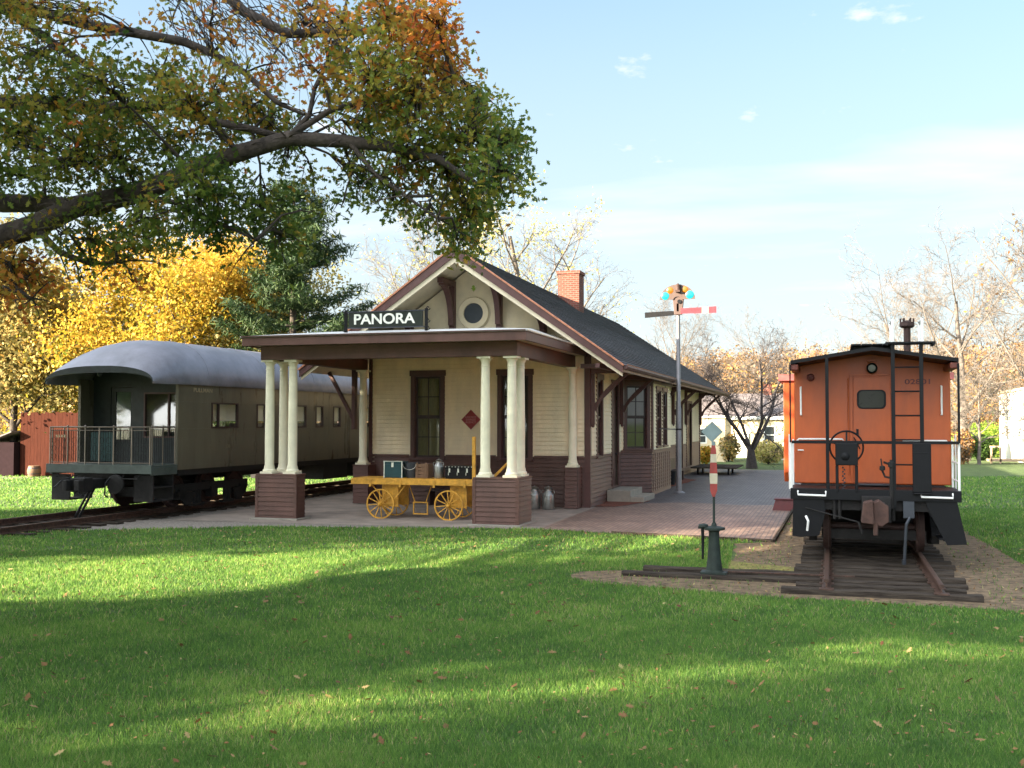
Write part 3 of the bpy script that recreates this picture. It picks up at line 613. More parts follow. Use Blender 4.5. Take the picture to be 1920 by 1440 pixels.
# eave brackets on the side wall
for y in (29.62, 33.98, 40.5, 45.6, 49.75, 55.4):
    b = MB(); xe = XC + HW - .1
    b.box(XR + .03, xe, y - .06, y + .06, ZE - .02 - .12, ZE - .02 + .02); b.box(XR + .03, XR + .16, y - .065, y + .065, 2.35, ZE - .141)
    n = 8
    for i in range(n):
        t0, t1 = i / n, (i + 1) / n
        f_ = lambda t: (XR + .16 + (xe - XR - .3) * t ** 1.25, 2.75 + (ZE - .14 - 2.75) * t ** .8)
        (xa, za), (xb, zb_) = f_(t0), f_(t1); b.bar((xa, y, za), (xb, y, zb_), .1, .1, ref=(0, 1, 0))
    b.bar((XR + .15, y, 2.9), (xe - .15, y, ZE - .15), .07, .07, ref=(0, 1, 0))
    b.lathe([(0, -.09), (.05, -.05), (.05, 0), (.02, .03)], (XR + .1, y, 2.35), 8)
    b.build('eave_bracket', M['trim'], D, bev=.006)
MB().bar((XR - .02, YF - .9, 3.96), (XC + HW - .12, YF - .9, 3.96), .1, .12).build('eave_return', M['trim'], D)
b = MB(); b.box(XR + .6, XR + .72, YF - 1.9, YF + .1, 3.86, 3.98); b.build('lookout_beam', M['trim'], D)
# bay
BX = -5.73; bay = [(XR, 34.25), (BX, 35.05), (BX, 39.35), (XR, 40.2)]
bs, bw = MB(), MB(); bbk = MB(); BW = []
for i in range(3):
    (xa, ya), (xb, yb) = bay[i], bay[i + 1]; L = math.hypot(xb - xa, yb - ya); ux, uy = (xb - xa) / L, (yb - ya) / L; nx, ny = uy, -ux
    xf = (lambda xa, ya, ux, uy, nx, ny: lambda u, w, z: (xa + ux * u + nx * w, ya + uy * u + ny * w, z))(xa, ya, ux, uy, nx, ny)
    bs.xf = bw.xf = bbk.xf = xf
    if i == 0: ops = [(.10, L - .06, 1.5, 3.78)]
    elif i == 1: ops = [(.95, 2.05, 1.55, 3.66), (2.35, 3.4, 1.55, 3.66)]
    else: ops = []
    oo = []
    for (a, c, zb, zt) in ops: oo.append(window(xf, a, c, zb, zt, trim=.12 if i == 0 else .1, rows=2, cols=1 if i else 2, head=.16))
    wall(bs, bbk, 0, L, ZW + .06, 4.1, oo); wall(bw, bbk, 0, L, 0, ZW + .06, [(a, c, zb, zt) for a, c, zb, zt in oo])
    bw.box(-.02, L + .02, .0, .045, ZW, ZW + .08)
    if i == 1:
        for k in range(9): bw.box(.25 + k * .46, .29 + k * .46, .014, .03, .12, ZW - .05)
    if i == 0: bw.box(L - .02, L + .06, -.02, .05, ZW + .081, 3.95, 0)
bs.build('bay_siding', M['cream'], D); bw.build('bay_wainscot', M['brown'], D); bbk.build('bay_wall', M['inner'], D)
MB().prism([(XR, 34.2), (BX + .1, 34.98), (BX + .1, 39.4), (XR, 40.25)], 3.72, 3.92, 'z').build('bay_cornice', M['trim'], D)
# wall lights, steps
for y, z in ((39.9, 2.9), (39.95, 2.4)):
    MB().box(XR + .02, XR + .16, y + .5, y + .72, z, z + .3).build('wall_box', M['black'], D, bev=.01)
st = MB(); st.box(XR + .03, -5.85, 31.9, 33.95, 0, .36); st.box(-5.85, -5.45, 31.9, 33.95, 0, .17); st.build('concrete_steps', M['conc2'], D, bev=.015)
MB().tube([(XR + .13, 32.3, .36), (XR + .16, 32.3, 1.0)], .012, 6).build('downpipe', M['trim'], D)
# chimney
ch = MB(); ch.box(-9.70, -8.90, 38.2, 39.0, 5.6, 7.9); ch.box(-9.74, -8.86, 38.16, 39.04, 7.9, 8.02)
co = ch.build('chimney', [M['chimneyx']], D)
for p in co.data.polygons:
    if abs(p.normal.x) > .5: p.material_index = 1
co.data.materials.append(M['chimney'])
# porch
PX0, PX1, PY0, FZ = -13.92, -6.64, 23.2, 4.28
b = MB(); b.box(PX0, PX1, PY0, PY0 + .06, FZ, 4.49); b.box(PX0, PX0 + .06, PY0 + .061, YF - .03, FZ, 4.49); b.box(PX1 - .06, PX1, PY0 + .061, YF - .03, FZ, 4.49)
b.each('porch_fascia', M['brown'], D, bev=.008)
b = MB(); zt = 4.52; i0, i1, zr = PX0 + 1.0, PX1 - 1.6, 5.12
pts = [(PX0 - .03, PY0 - .03, zt), (PX1 + .03, PY0 - .03, zt), (PX1 + .03, YF - .03, zt), (PX0 - .03, YF - .03, zt), (i0, YF - .03, zr), (i1, YF - .03, zr), (i0 + .1, PY0 + 2.4, 4.80), (i1, PY0 + 2.4, 4.80)]
b.add(pts + [(x, y, zt - .03) for x, y, z in pts[:4]], [(0, 1, 7, 6), (6, 7, 5, 4), (1, 2, 5, 7), (0, 6, 4, 3), (0, 8, 9, 1), (1, 9, 10, 2), (3, 11, 8, 0), (8, 11, 10, 9)])
b.build('porch_roof', M['membrane'], D, fix=True)
b = MB(); b.bar((PX1 + .02, PY0, 4.515), (PX1 + .02, YF - .1, 4.515), .05, .03); b.build('porch_flashing', M['silver'], D); MB().bar((PX0, PY0 - .02, 4.51), (PX1, PY0 - .02, 4.51), .05, .03).build('porch_drip_board', M['trim'], D)
MB().box(PX0 + .07, PX1 - .07, PY0 + .07, YF - .04, FZ + .03, FZ + .06).build('porch_ceiling', M['soffit'], D)
b = MB(); b.box(-13.66, -6.98, 23.66, 23.92, 3.96, FZ + .02); b.box(-13.66, -13.40, 23.921, YF - .03, 3.96, FZ + .02); b.box(-7.24, -6.98, 23.921, YF - .03, 3.96, FZ + .02)
b.each('porch_beam', M['brown'], D, bev=.006)
def boardbox(b, x0, x1, y0, y1, z0, z1, bd=.115, lap=.017):
    for xf, a, c in ((lambda u, w, z: (u, y0 - w, z), x0, x1), (lambda u, w, z: (u, y1 + w, z), x0, x1), (lambda u, w, z: (x0 - w, u, z), y0, y1), (lambda u, w, z: (x1 + w, u, z), y0, y1)):
        b.xf = xf; siding(b, a, c, z0, z1, bd, lap)
    b.xf = None; b.box(x0 + .002, x1 - .002, y0 + .002, y1 - .002, z0, z1 - .002)
for L in (((-13.71, -12.64, 23.62, 24.10), (-13.71, -13.22, 24.10, 24.78)), ((-8.02, -6.96, 23.62, 24.10), (-7.45, -6.96, 24.10, 24.78))):
    b = MB()
    for (x0, x1, y0, y1) in L: boardbox(b, x0, x1, y0, y1, .05, 1.09)
    (x0, x1, y0, y1), (a0, a1, b0, b1) = L
    b.box(x0 - .02, x1 + .02, y0 - .02, y1 + .02, 1.09, 1.13); b.box(a0 - .02, a1 + .02, y1 + .021, b1 + .02, 1.09, 1.13)
    for cx_, cy_ in ((x0, y0), (x1, y0)): b.box(cx_ - .035 if cx_ == x0 else cx_ - .045, cx_ + .045 if cx_ == x0 else cx_ + .035, cy_ - .02, cy_ + .06, .05, 1.089)
    b.build('column_plinth', M['brown'], D)
    b = MB(); b.box(x0 - .12, x1 + .12, y0 - .14, y1 + .1, -.02, .048); b.box(a0 - .12 if a0 > -10 else a0 - .12, a1 + .12, y1 + .101, b1 + .1, -.02, .046); b.build('plinth_footing', M['conc2'], D, bev=.01)
for x0, x1 in ((-13.60, -13.12), (-7.16, -6.80)):
    b = MB(); boardbox(b, x0, x1, 28.95, 29.46, .02, 1.12); b.box(x0 - .02, x1 + .02, 28.93, 29.48, 1.12, 1.16); b.build('wall_plinth', M['brown'], D)
def column(x, y, z0, z1, r=.115):
    b = MB(); h = z1 - z0
    b.box(x - .17, x + .17, y - .17, y + .17, z0, z0 + .05)
    b.lathe([(.16, .05), (.165, .075), (.155, .10), (.135, .12), (r + .015, .17), (r, .22), (r * 1.01, h * .35), (r * .97, h * .6), (r * .88, h - .24), (r * .98, h - .235), (r * .98, h - .215), (r * .87, h - .21), (r * .87, h - .13), (r * 1.1, h - .09), (.14, h - .055), (.145, h - .05)], (x, y, z0), 24)
    b.box(x - .165, x + .165, y - .165, y + .165, z1 - .05, z1)
    b.build('column', M['column'], D, smooth=True)
for x, y in ((-13.50, 23.86), (-12.86, 23.86), (-13.50, 24.56), (-7.82, 23.86), (-7.17, 23.86), (-7.17, 24.56)): column(x, y, 1.13, 3.958)
column(-13.38, 29.15, 1.16, 3.958); column(-6.98, 29.15, 1.16, 3.958)
b = MB()
for x in (-13.62,): b.bar((x - .1, 29.2, 2.5), (x - .95, 29.2, 3.98), .09, .11, ref=(0, 1, 0)); b.box(x - .12, x - .02, 29.1, 29.3, 2.2, 4.1)
b.build('eave_bracket', M['trim'], D)
# ------------------------------------------------------------------ signs on the depot
sg = T('station_sign', 'long dark station name sign reading PANORA standing on the porch roof edge', 'sign', (-10.72, 24.3, 4.55))
SIGNDX = .14
MB().box(-11.70, -9.72, 24.28, 24.33, 4.77, 5.14).build('board', M['signgreen'], sg, bev=.006)
b = MB(); b.box(-11.73, -9.69, 24.265, 24.345, 5.141, 5.165); b.box(-11.73, -9.69, 24.265, 24.345, 4.745, 4.769); b.build('border', M['darkmetal'], sg)
text('lettering', 'PANORA', .355, (-10.955 + .21, 24.275, 4.955), ROTF, M['letter'], sg, .008, 1.14).location = (0, 0, 0)
def fixtext(o, root):
    o.data.transform(Matrix.Translation(-Vector(root.location)))
fixtext([c for c in sg.children if c.name.startswith('lettering')][0], sg)
for x, s in ((-11.78, -1), (-9.63, 1)):
    b = MB(); b.box(x - .03, x + .03, 24.27, 24.34, 4.5, 5.2)
    for zz in (4.72, 4.9, 5.2):
        pts = [(x + s * (.03 + .05 * k / 10 * 1) + s * .035 * math.cos(k * .9), 24.3, zz + .045 * math.sin(k * .9)) for k in range(8)]; b.tube(pts, .012, 6)
    b.build('scroll_bracket', M['black'], sg)
sg.location.x += SIGNDX
ds = T('diamond_sign', 'small dark red diamond sign with pale lettering on the cream front wall', 'sign', (-10.11, YF - .03, 2.49))
MB().prism([(-10.11, 2.49 - .29), (-10.11 + .29, 2.49), (-10.11, 2.49 + .29), (-10.11 - .29, 2.49)], YF - .05, YF - .02, 'y').build('plate', M['exp'], ds)
for s_, zz, sz in (('RAILWAY', 2.56, .082), ('EXPRESS', 2.485, .082), ('AGENCY', 2.41, .082)):
    fixtext(text('lettering', s_, sz, (-10.11, YF - .052, zz), ROTF, M['expl'], ds, .002), ds)

# ------------------------------------------------------------------ baggage cart and what stands on it
CYc = 25.15; ct = T('baggage_cart', 'yellow wooden baggage cart with spoked wheels standing on the porch', 'cart', (-9.9, CYc, 0))
b = MB(); b.box(-11.60, -8.15, CYc - .48, CYc + .48, .95, .995)
for i in range(9): b.box(-11.60 + .002, -8.15 - .002, CYc - .475 + i * .106, CYc - .475 + i * .106 + .1, .996, 1.012)
b.build('deck', M['yellow'], ct)
b = MB(); b.box(-11.63, -8.12, CYc - .52, CYc - .481, .86, 1.0); b.box(-11.63, -8.12, CYc + .481, CYc + .52, .86, 1.0); b.box(-11.635, -11.60, CYc - .48, CYc + .48, .86, 1.0)
for x in (-11.1, -10.3, -9.4, -8.6): b.box(x - .03, x + .03, CYc - .54, CYc - .521, .80, .98)
b.build('side_rail', M['yellow'], ct, bev=.005)
def wheel(x, y, R, n=12):
    g_ = MB(); g_.lathe([(R - .035, -.02), (R, -.02), (R, .02), (R - .035, .02), (R - .035, -.02)], (x, y, R), 36, axis='y'); w_ = g_.build('wheel', M['yellow'], ct, smooth=True)
    h = MB(); h.lathe([(.0, -.09), (.035, -.085), (.055, -.04), (.055, .04), (.04, .07), (0, .07)], (x, y, R), 16, axis='y')
    for k in range(n):
        a = 2 * math.pi * k / n + .1; h.bar((x + .04 * math.cos(a), y, R + .04 * math.sin(a)), (x + (R - .03) * math.cos(a), y, R + (R - .03) * math.sin(a)), .022, .022, ref=(0, 1, 0))
    h.build('spokes', M['yellow'], w_)
for x, R in ((-10.83, .375), (-9.02, .375)):
    for y in (CYc - .50, CYc + .46): wheel(x, y, R)
    b = MB(); b.tube([(x, CYc - .5, R), (x, CYc + .46, R)], .022, 8); b.build('axle', M['black'], ct)
    b = MB(); b.box(x - .02, x + .42, CYc - .36, CYc - .32, .30, .86); b.box(x - .02, x + .42, CYc + .3, CYc + .34, .30, .86); b.box(x - .06, x + .06, CYc - .4, CYc + .4, R - .03, R + .12)
    b.build('bolster', M['yellow'], ct, bev=.006)
b = MB()
for x in (-11.15, -10.15): b.bar((x, CYc - .42, .9), (x + (.45 if x < -10.5 else -.4), CYc - .42, .42), .03, .03)
b.build('brace', M['yellow'], ct)
b = MB(); b.box(-8.42, -8.34, CYc - .5, CYc - .42, .9, 2.06); b.box(-8.42, -8.34, CYc + .38, CYc + .46, .9, 2.06); b.build('stake', M['yellow'], ct, bev=.005)
b = MB(); b.bar((-8.12, CYc - .05, .95), (-7.3, CYc - .05, 1.75), .05, .06); b.build('tongue', M['yellow'], ct, bev=.005)
b = MB(); fx0, fx1, fz0, fz1 = -10.12, -9.72, .10, .42
yb = CYc - .1
b.box(fx0, fx1, yb, yb + .03, fz0, fz0 + .03); b.box(fx0, fx1, yb, yb + .03, fz1 - .03, fz1); b.box(fx0, fx0 + .03, yb, yb + .03, fz0 + .031, fz1 - .031); b.box(fx1 - .03, fx1, yb, yb + .03, fz0 + .031, fz1 - .031)
b.bar((fx0 + .05, yb + .01, .42), (-10.25, yb, .9), .02, .02); b.bar((fx1 - .05, yb + .01, .42), (-9.6, yb, .9), .02, .02); b.build('hanging_frame', M['yellow'], ct)
def simple(name, label, cat, x, y, z=1.012): return T(name, label, cat, (x, y, z))
t = simple('trunk', 'small dark teal trunk with bright metal clasps on the left end of the yellow cart', 'trunk', -10.62, CYc)
MB().box(-10.86, -10.38, CYc - .2, CYc + .2, 1.013, 1.35).build('body', M['teal'], t, bev=.01)
MB().box(-10.87, -10.37, CYc - .21, CYc + .21, 1.351, 1.42).build('lid', M['teal'], t, bev=.01)
b = MB(); b.box(-10.88, -10.36, CYc - .22, CYc - .205, 1.42, 1.435); b.box(-10.66, -10.60, CYc - .225, CYc - .205, 1.28, 1.40)
for x in (-10.87, -10.39): b.box(x, x + .025, CYc - .222, CYc - .202, 1.015, 1.415)
b.build('metal_trim', M['silver'], t)
t = simple('bucket', 'dark galvanised bucket on the cart between the teal trunk and the wooden crate', 'bucket', -10.2, CYc)
b = MB(); b.lathe([(.13, 0), (.175, .36), (.185, .365), (.185, .38), (.165, .38), (.12, .02)], (-10.17, CYc - .05, 1.013), 24); b.build('pail', M['darkmetal'], t, smooth=True)
MB().tube([(-10.17 + .18 * math.cos(a), CYc - .23 - .0 * a, 1.36 - .14 * math.sin(a)) for a in np.linspace(0, math.pi, 9)], .006, 6).build('handle', M['silver'], t)
t = simple('wooden_crate', 'small brown slatted wooden crate on the cart beside the milk can', 'crate', -9.86, CYc)
b = MB()
for i in range(4): b.box(-10.02, -9.70, CYc - .17, CYc - .155, 1.02 + i * .09, 1.095 + i * .09); b.box(-10.02, -9.70, CYc + .155, CYc + .17, 1.02 + i * .09, 1.095 + i * .09)
b.box(-10.02, -9.70, CYc - .155, CYc + .155, 1.013, 1.03); b.box(-10.03, -10.02, CYc - .17, CYc + .17, 1.02, 1.37); b.box(-9.70, -9.69, CYc - .17, CYc + .17, 1.02, 1.37)
b.build('slats', M['trunkwood'], t)
b = MB()
for x in (-10.0, -9.76): b.box(x, x + .04, CYc - .185, CYc - .171, 1.015, 1.40)
b.build('corner_battens', M['trunkwood'], t)
def milkcan(label, x, y, z, s=1, m='steel', group=None):
    t = T('milk_can', label, 'milk can', (x, y, z), 0, group)
    b = MB(); b.lathe([(.155 * s, 0), (.165 * s, .02 * s), (.165 * s, .38 * s), (.155 * s, .42 * s), (.095 * s, .50 * s), (.085 * s, .53 * s), (.09 * s, .57 * s)], (x, y, z + .001), 28); b.build('body', M[m], t, smooth=True)
    b = MB(); b.lathe([(.115 * s, 0), (.12 * s, .01), (.10 * s, .03 * s), (.07 * s, .05 * s), (.02, .055 * s), (.02, .075 * s), (0, .075 * s)], (x, y, z + .572 * s), 24); b.build('lid', M[m], t, smooth=True)
    for k in (-1, 1):
        MB().tube([(x + k * .09 * s, y - .03, z + .53 * s), (x + k * .17 * s, y - .03, z + .53 * s), (x + k * .185 * s, y - .03, z + .47 * s), (x + k * .15 * s, y - .03, z + .40 * s)], .011, 6).build('handle', M[m], t)
milkcan('grey milk can standing on the yellow cart left of the dark steamer trunk', -9.46, CYc - .02, 1.012, .75)
milkcan('milk can on the porch floor half hidden behind the right front plinth', -7.94, 28.62, .011, 1)
milkcan('milk can on the porch floor nearest the right back column', -7.54, 28.6, .011, 1)
t = simple('steamer_trunk', 'low dark steamer trunk with rows of silvery studs on the right part of the cart', 'trunk', -8.95, CYc)
MB().box(-9.22, -8.52, CYc - .22, CYc + .22, 1.013, 1.24).build('body', M['black'], t, bev=.01)
MB().box(-9.23, -8.51, CYc - .23, CYc + .23, 1.241, 1.33).build('lid', M['black'], t, bev=.015)
b = MB()
for i in range(9): b.box(-9.21 + i * .085, -9.19 + i * .085, CYc - .238, CYc - .229, 1.30, 1.32)
for x in (-9.10, -8.87, -8.64): b.box(x - .02, x + .02, CYc - .24, CYc - .221, 1.17, 1.27); b.box(x - .035, x - .02, CYc - .24, CYc - .229, 1.1, 1.17)
b.build('fittings', M['silver'], t)
t = T('bench', 'long dark low bench against the brown front wall behind the cart', 'bench', (-10.1, 29.1, 0))
MB().box(-11.3, -8.9, 28.9, 29.3, .42, .47).build('seat', M['dtrim'], t, bev=.008)
MB().box(-11.3, -8.9, 29.34, 29.38, .55, .85).build('backrest', M['dtrim'], t, bev=.008)
for x in (-11.2, -10.1, -9.0): MB().box(x - .03, x + .03, 28.95, 29.37, .01, .84 if False else .419).build('leg', M['dtrim'], t)
t = T('timber_trestle', 'pale wooden posts with a leaning plank beyond the track behind the left porch plinth', 'trestle', (-19.5, 33.5, 0))
for x in (-20.3, -19.2): MB().box(x, x + .13, 33.5, 33.63, 0, .95).build('post', M['housec'], t, bev=.01)
MB().bar((-18.3, 33.4, .02), (-18.75, 33.5, 1.05), .1, .05).build('plank', M['housec'], t)
MB().box(-20.6, -18.6, 33.47, 33.66, .951, 1.0).build('top_rail', M['wood'], t)
# things by the side wall
t = T('flat_wagon', 'low weathered flat hand wagon parked beside the far end of the depot wall', 'wagon', (-5.6, 51, 0))
MB().box(-6.3, -4.2, 49.6, 53.4, .30, .36).build('deck', M['wood'], t, bev=.01)
for x, y in ((-6.0, 50), (-4.6, 50), (-6.0, 52), (-4.6, 52)):
    b = MB(); b.lathe([(0, -.04), (.15, -.04), (.15, .04), (0, .04)], (x, y, .15), 18, axis='x'); b.build('wheel', M['black'], t)
t = T('wooden_bench', 'dark wooden bench standing along the side wall past the bay window', 'bench', (-6.1, 43, 0))
MB().box(-6.35, -5.95, 42.6, 45.0, .42, .48).build('seat', M['dtrim'], t); MB().box(-6.42, -6.37, 42.6, 45.0, .5, .9).build('backrest', M['dtrim'], t)
for y in (42.7, 44.8): MB().box(-6.4, -5.98, y, y + .08, .02, .419).build('leg', M['dtrim'], t)
t = T('flower_tub', 'small dark tub beside the bay window corner by the signal pole', 'tub', (-6.1, 41.2, 0))
MB().lathe([(.22, .0), (.28, .5), (.30, .5), (.30, .53), (.25, .53), (.2, .05)], (-6.05, 41.2, .02), 18).build('tub', M['black'], t)
t = T('stepping_box', 'dark red wooden stepping box at the edge of the paving beside the caboose', 'step box', (-1.28, 30.3, 0))
b = MB(); b.add([(-1.6, 30.1, .012), (-.95, 30.1, .012), (-.95, 30.7, .012), (-1.6, 30.7, .012), (-1.52, 30.16, .30), (-.98, 30.16, .30), (-.98, 30.64, .30), (-1.52, 30.64, .30)], [(0, 3, 2, 1), (4, 5, 6, 7), (0, 1, 5, 4), (1, 2, 6, 5), (2, 3, 7, 6), (3, 0, 4, 7)])
b.build('sides', M['red'], t); MB().box(-1.55, -.95, 30.13, 30.67, .301, .33).build('top', M['red'], t)

# ------------------------------------------------------------------ observation car (local axes: x across, y along, from the open platform)
car = T('passenger_car', 'old grey-green railway passenger car with rounded grey roof and open railed end platform', 'railway car', (CX, CY, 0), CR)
HWc, CL = 1.53, 24.0; ZS, ZV = 1.2, 3.42
# roof
b = MB(); n = 18; prof_y = [(-.08, .40), (.15, .62), (.5, .85), (.95, 1.02), (1.5, 1.13), (2.2, 1.16), (CL - 2, 1.16), (CL - .6, .95), (CL, .5)]
ovh = [1.60, 1.62, 1.63, 1.63, 1.61, 1.60, 1.60, 1.6, 1.5]; zb = [3.40, 3.40, 3.40, 3.41, 3.42, 3.42, 3.42, 3.42, 3.42]
vs = []
for (y, h), w, z0 in zip(prof_y, ovh, zb):
    for k in range(n + 1):
        a = math.pi * k / n; vs.append((-w * math.copysign(abs(math.cos(a)) ** .82, math.cos(a)), y, z0 + h * math.sin(a) ** .9))
m_ = n + 1; fs = [(i * m_ + k, i * m_ + k + 1, (i + 1) * m_ + k + 1, (i + 1) * m_ + k) for i in range(len(prof_y) - 1) for k in range(n)]
base = len(vs); vs2 = [(x * .985, y + (.02 if y < 0 else 0), z - .05) for x, y, z in vs]
fs2 = [tuple(reversed([q + base for q in f])) for f in fs]
edge = [(k, k + 1, base + k + 1, base + k) for k in range(n)] + [(i * m_, (i + 1) * m_, base + (i + 1) * m_, base + i * m_) for i in range(len(prof_y) - 1)] + [(i * m_ + n, base + i * m_ + n, base + (i + 1) * m_ + n, (i + 1) * m_ + n) for i in range(len(prof_y) - 1)]
b.add(vs + vs2, fs + fs2 + edge); rf = b.build('roof', M['carroof'], car, smooth=True, world=False)
b = MB()   # dark fascia arch at the end
w, h, z0 = 1.60, .40, 3.40
for k in range(n):
    pt = lambda k, dz: (-w * math.copysign(abs(math.cos(math.pi * k / n)) ** .82, math.cos(math.pi * k / n)), -.10, z0 + h * math.sin(math.pi * k / n) ** .9 - dz)
    a0, a1, c0, c1 = pt(k, 0), pt(k + 1, 0), pt(k, .02 + .15 * math.sin(math.pi * k / n)), pt(k + 1, .02 + .15 * math.sin(math.pi * (k + 1) / n))
    b.add([a0, a1, c1, c0] + [(x, y + .05, z) for x, y, z in (a0, a1, c1, c0)], [(0, 1, 2, 3), (7, 6, 5, 4), (3, 2, 6, 7), (0, 4, 5, 1)])
b.build('roof_arch', M['carend'], car, world=False)
b = MB()
for y in (2.3, 5.2, 8.1, 11, 13.9, 16.8, 19.7):
    pts = []
    for k in range(1, n): a = math.pi * k / n; pts.append((-1.6 * math.copysign(abs(math.cos(a)) ** .82, math.cos(a)), y, 3.423 + 1.16 * math.sin(a) ** .9))
    b.tube(pts, .008, 5)
b.build('roof_seam', M['carroof'], rf, world=False)
# side walls with window openings (local y = world y - 22.4)
WIN = [(2.52, 3.82), (4.78, 5.30), (6.95, 7.7), (8.3, 8.82), (9.5, 10.05), (11.6, 12.35), (13.2, 14.3), (15.0, 16.1), (16.8, 17.9), (18.8, 19.6), (21, 21.6)]
WZ0, WZ1 = 2.24, 2.93
WIN1 = WIN
for s, nm in ((1, 'side_wall'), (-1, 'side_wall')):
    WIN = WIN1 if s > 0 else [(1.9 + i * 6.8, 8.6 + i * 6.8) for i in range(3)]  # unseen far side opened in long windows to bring daylight through
    b = MB(); xo, xi = s * HWc, s * (HWc - .08); X0, X1 = min(xo, xi), max(xo, xi); u = 1.05
    b.box(X0, X1, 1.05, CL, ZS, WZ0 - .001); b.box(X0, X1, 1.05, CL, WZ1 + .001, ZV + .1)
    for a, c in WIN: b.box(X0, X1, u, a, WZ0, WZ1); u = c
    b.box(X0, X1, u, CL, WZ0, WZ1)
    wl = b.build(nm, M['olive'], car, world=False)
    b = MB(); xx = s * (HWc + .004)
    for z in (1.28, 2.12, 3.12, 3.33): b.box(min(xx, xx - s * .01), max(xx, xx - s * .01) + .0, 1.06, CL - .01, z, z + .035)
    for y in np.arange(1.1, CL, 1.35):
        if not any(a - .12 < y < c + .12 for a, c in WIN): b.box(min(xx, xx - s * .01), max(xx, xx - s * .01), y, y + .05, 1.32, 3.32)
    b.build('belt_strip', M['olive'], wl, world=False)
    for a, c in WIN:
        f = MB(); xa, xb = sorted((s * (HWc - .06), s * (HWc + .012)))
        f.box(xa, xb, a, a + .05, WZ0, WZ1); f.box(xa, xb, c - .05, c, WZ0, WZ1); f.box(xa, xb, a + .051, c - .051, WZ0, WZ0 + .04); f.box(xa, xb, a + .051, c - .051, WZ1 - .04, WZ1)
        if c - a > 1: f.box(xa, xb, a + .33, a + .37, WZ0 + .041, WZ1 - .041)
        wo = f.build('window', M['dtrim'], car, world=False)
        if s > 0:
            x = s * (HWc - .07); MB().add([(x, a + .01, WZ0 + .2), (x, c - .01, WZ0 + .2), (x, c - .01, WZ1), (x, a + .01, WZ1)], [(0, 1, 2, 3)]).build('pane_backing', M['pane_backing'], wo, world=False)  # translucent sheet added so the upper pane looks bright
        x = s * (HWc - .045); MB().add([(x, a + .05, WZ0 + .04), (x, c - .05, WZ0 + .04), (x, c - .05, WZ1 - .04), (x, a + .05, WZ1 - .04)], [(0, 1, 2, 3)]).build('pane', M['glass2'], wo, world=False)
b = MB(); b.box(-HWc + .09, HWc - .09, 1.9, CL - .1, ZS + .0, ZS + .05); b.box(-HWc + .09, HWc - .09, 1.6, CL - .1, 3.4, 3.44)
for y in np.arange(4.9, 21, 1.3): b.box(.55, 1.2, y, y + .12, 1.5, 2.38)
b.build('cabin_interior', M['inner'], car, world=False)
# bulkhead of the platform
b = MB(); yb = 1.55
b.box(-HWc + .085, -.90, yb, yb + .06, ZS, 3.52); b.box(-.16, .12, yb, yb + .06, ZS, 3.52); b.box(1.34, HWc - .085, yb, yb + .06, ZS, 3.52); b.box(.121, 1.339, yb, yb + .06, ZS, 2.0); b.box(.121, 1.339, yb, yb + .06, 3.18, 3.52); b.box(-.899, -.161, yb, yb + .06, 3.32, 3.52)
b.prism([(-1.5, 3.52), (1.5, 3.52), (1.25, 3.95), (.6, 4.3), (-.6, 4.3), (-1.25, 3.95)], yb, yb + .06); b.build('bulkhead', M['carend'], car, world=False)
dr = MB().box(-.898, -.76, yb + .02, yb + .06, ZS, 3.31).box(-.29, -.162, yb + .02, yb + .06, ZS, 3.31).box(-.759, -.291, yb + .02, yb + .06, ZS, 1.95).box(-.759, -.291, yb + .02, yb + .06, 3.2, 3.31).build('door', M['carend'], car, world=False)
MB().add([(-.76, yb + .04, 1.95), (-.29, yb + .04, 1.95), (-.29, yb + .04, 3.2), (-.76, yb + .04, 3.2)], [(0, 1, 2, 3)]).build('pane', M['glass2'], dr, world=False)
MB().add([(-.8, yb + .08, 1.9), (-.26, yb + .08, 1.9), (-.26, yb + .08, 3.25), (-.8, yb + .08, 3.25)], [(0, 1, 2, 3)]).build('pane_backing', mat('pale_green_backing', (.30, .40, .36), .8), dr, world=False)  # pale green sheet giving the door pane its tone
wo = MB().box(.13, .17, yb - .01, yb + .06, 2.0, 3.18).box(1.29, 1.335, yb - .01, yb + .06, 2.0, 3.18).box(.171, 1.289, yb - .01, yb + .06, 2.0, 2.04).box(.171, 1.289, yb - .01, yb + .06, 3.14, 3.18).box(.86, .91, yb - .005, yb + .06, 2.041, 3.139).build('window', M['trim'], car, world=False)
MB().add([(.17, yb + .03, 2.04), (1.29, yb + .03, 2.04), (1.29, yb + .03, 3.14), (.17, yb + .03, 3.14)], [(0, 1, 2, 3)]).build('pane', M['glass2'], wo, world=False)
MB().add([(.15, yb + .08, 2.0), (1.33, yb + .08, 2.0), (1.33, yb + .08, 3.17), (.15, yb + .08, 3.17)], [(0, 1, 2, 3)]).build('pane_backing', mat('olive_reflection', (.17, .16, .11), .8), wo, world=False)  # olive reflection in the glass, painted on a sheet behind it
# platform
b = MB(); b.box(-1.52, 1.52, .0, yb, 1.30, 1.345); b.box(-1.56, 1.56, -.05, .045, 1.14, 1.36); b.box(1.45, 1.53, .06, 1.04, 1.1, 1.299); b.box(-1.53, -1.45, .06, 1.04, 1.1, 1.299)
pf = b.build('end_platform', M['sillgreen'], car, world=False, bev=.008)
b = MB(); r = .018; zt = 2.28
rail_pts = [(-1.48, 1.0, zt), (-1.48, .0, zt), (1.48, .0, zt), (1.48, 1.0, zt)]
b.tube(rail_pts[:2], r, 6); b.tube(rail_pts[1:3], r, 6); b.tube(rail_pts[2:], r, 6)
for x in (-1.48, -.95, -.42, .0, .42, .95, 1.48): b.tube([(x, 0, 1.34), (x, 0, zt)], .016, 6)
for x in (-1.48, 1.48):
    for y in (.08, .5, 1.0): b.tube([(x, y, 1.34), (x, y, zt)], .016, 6)
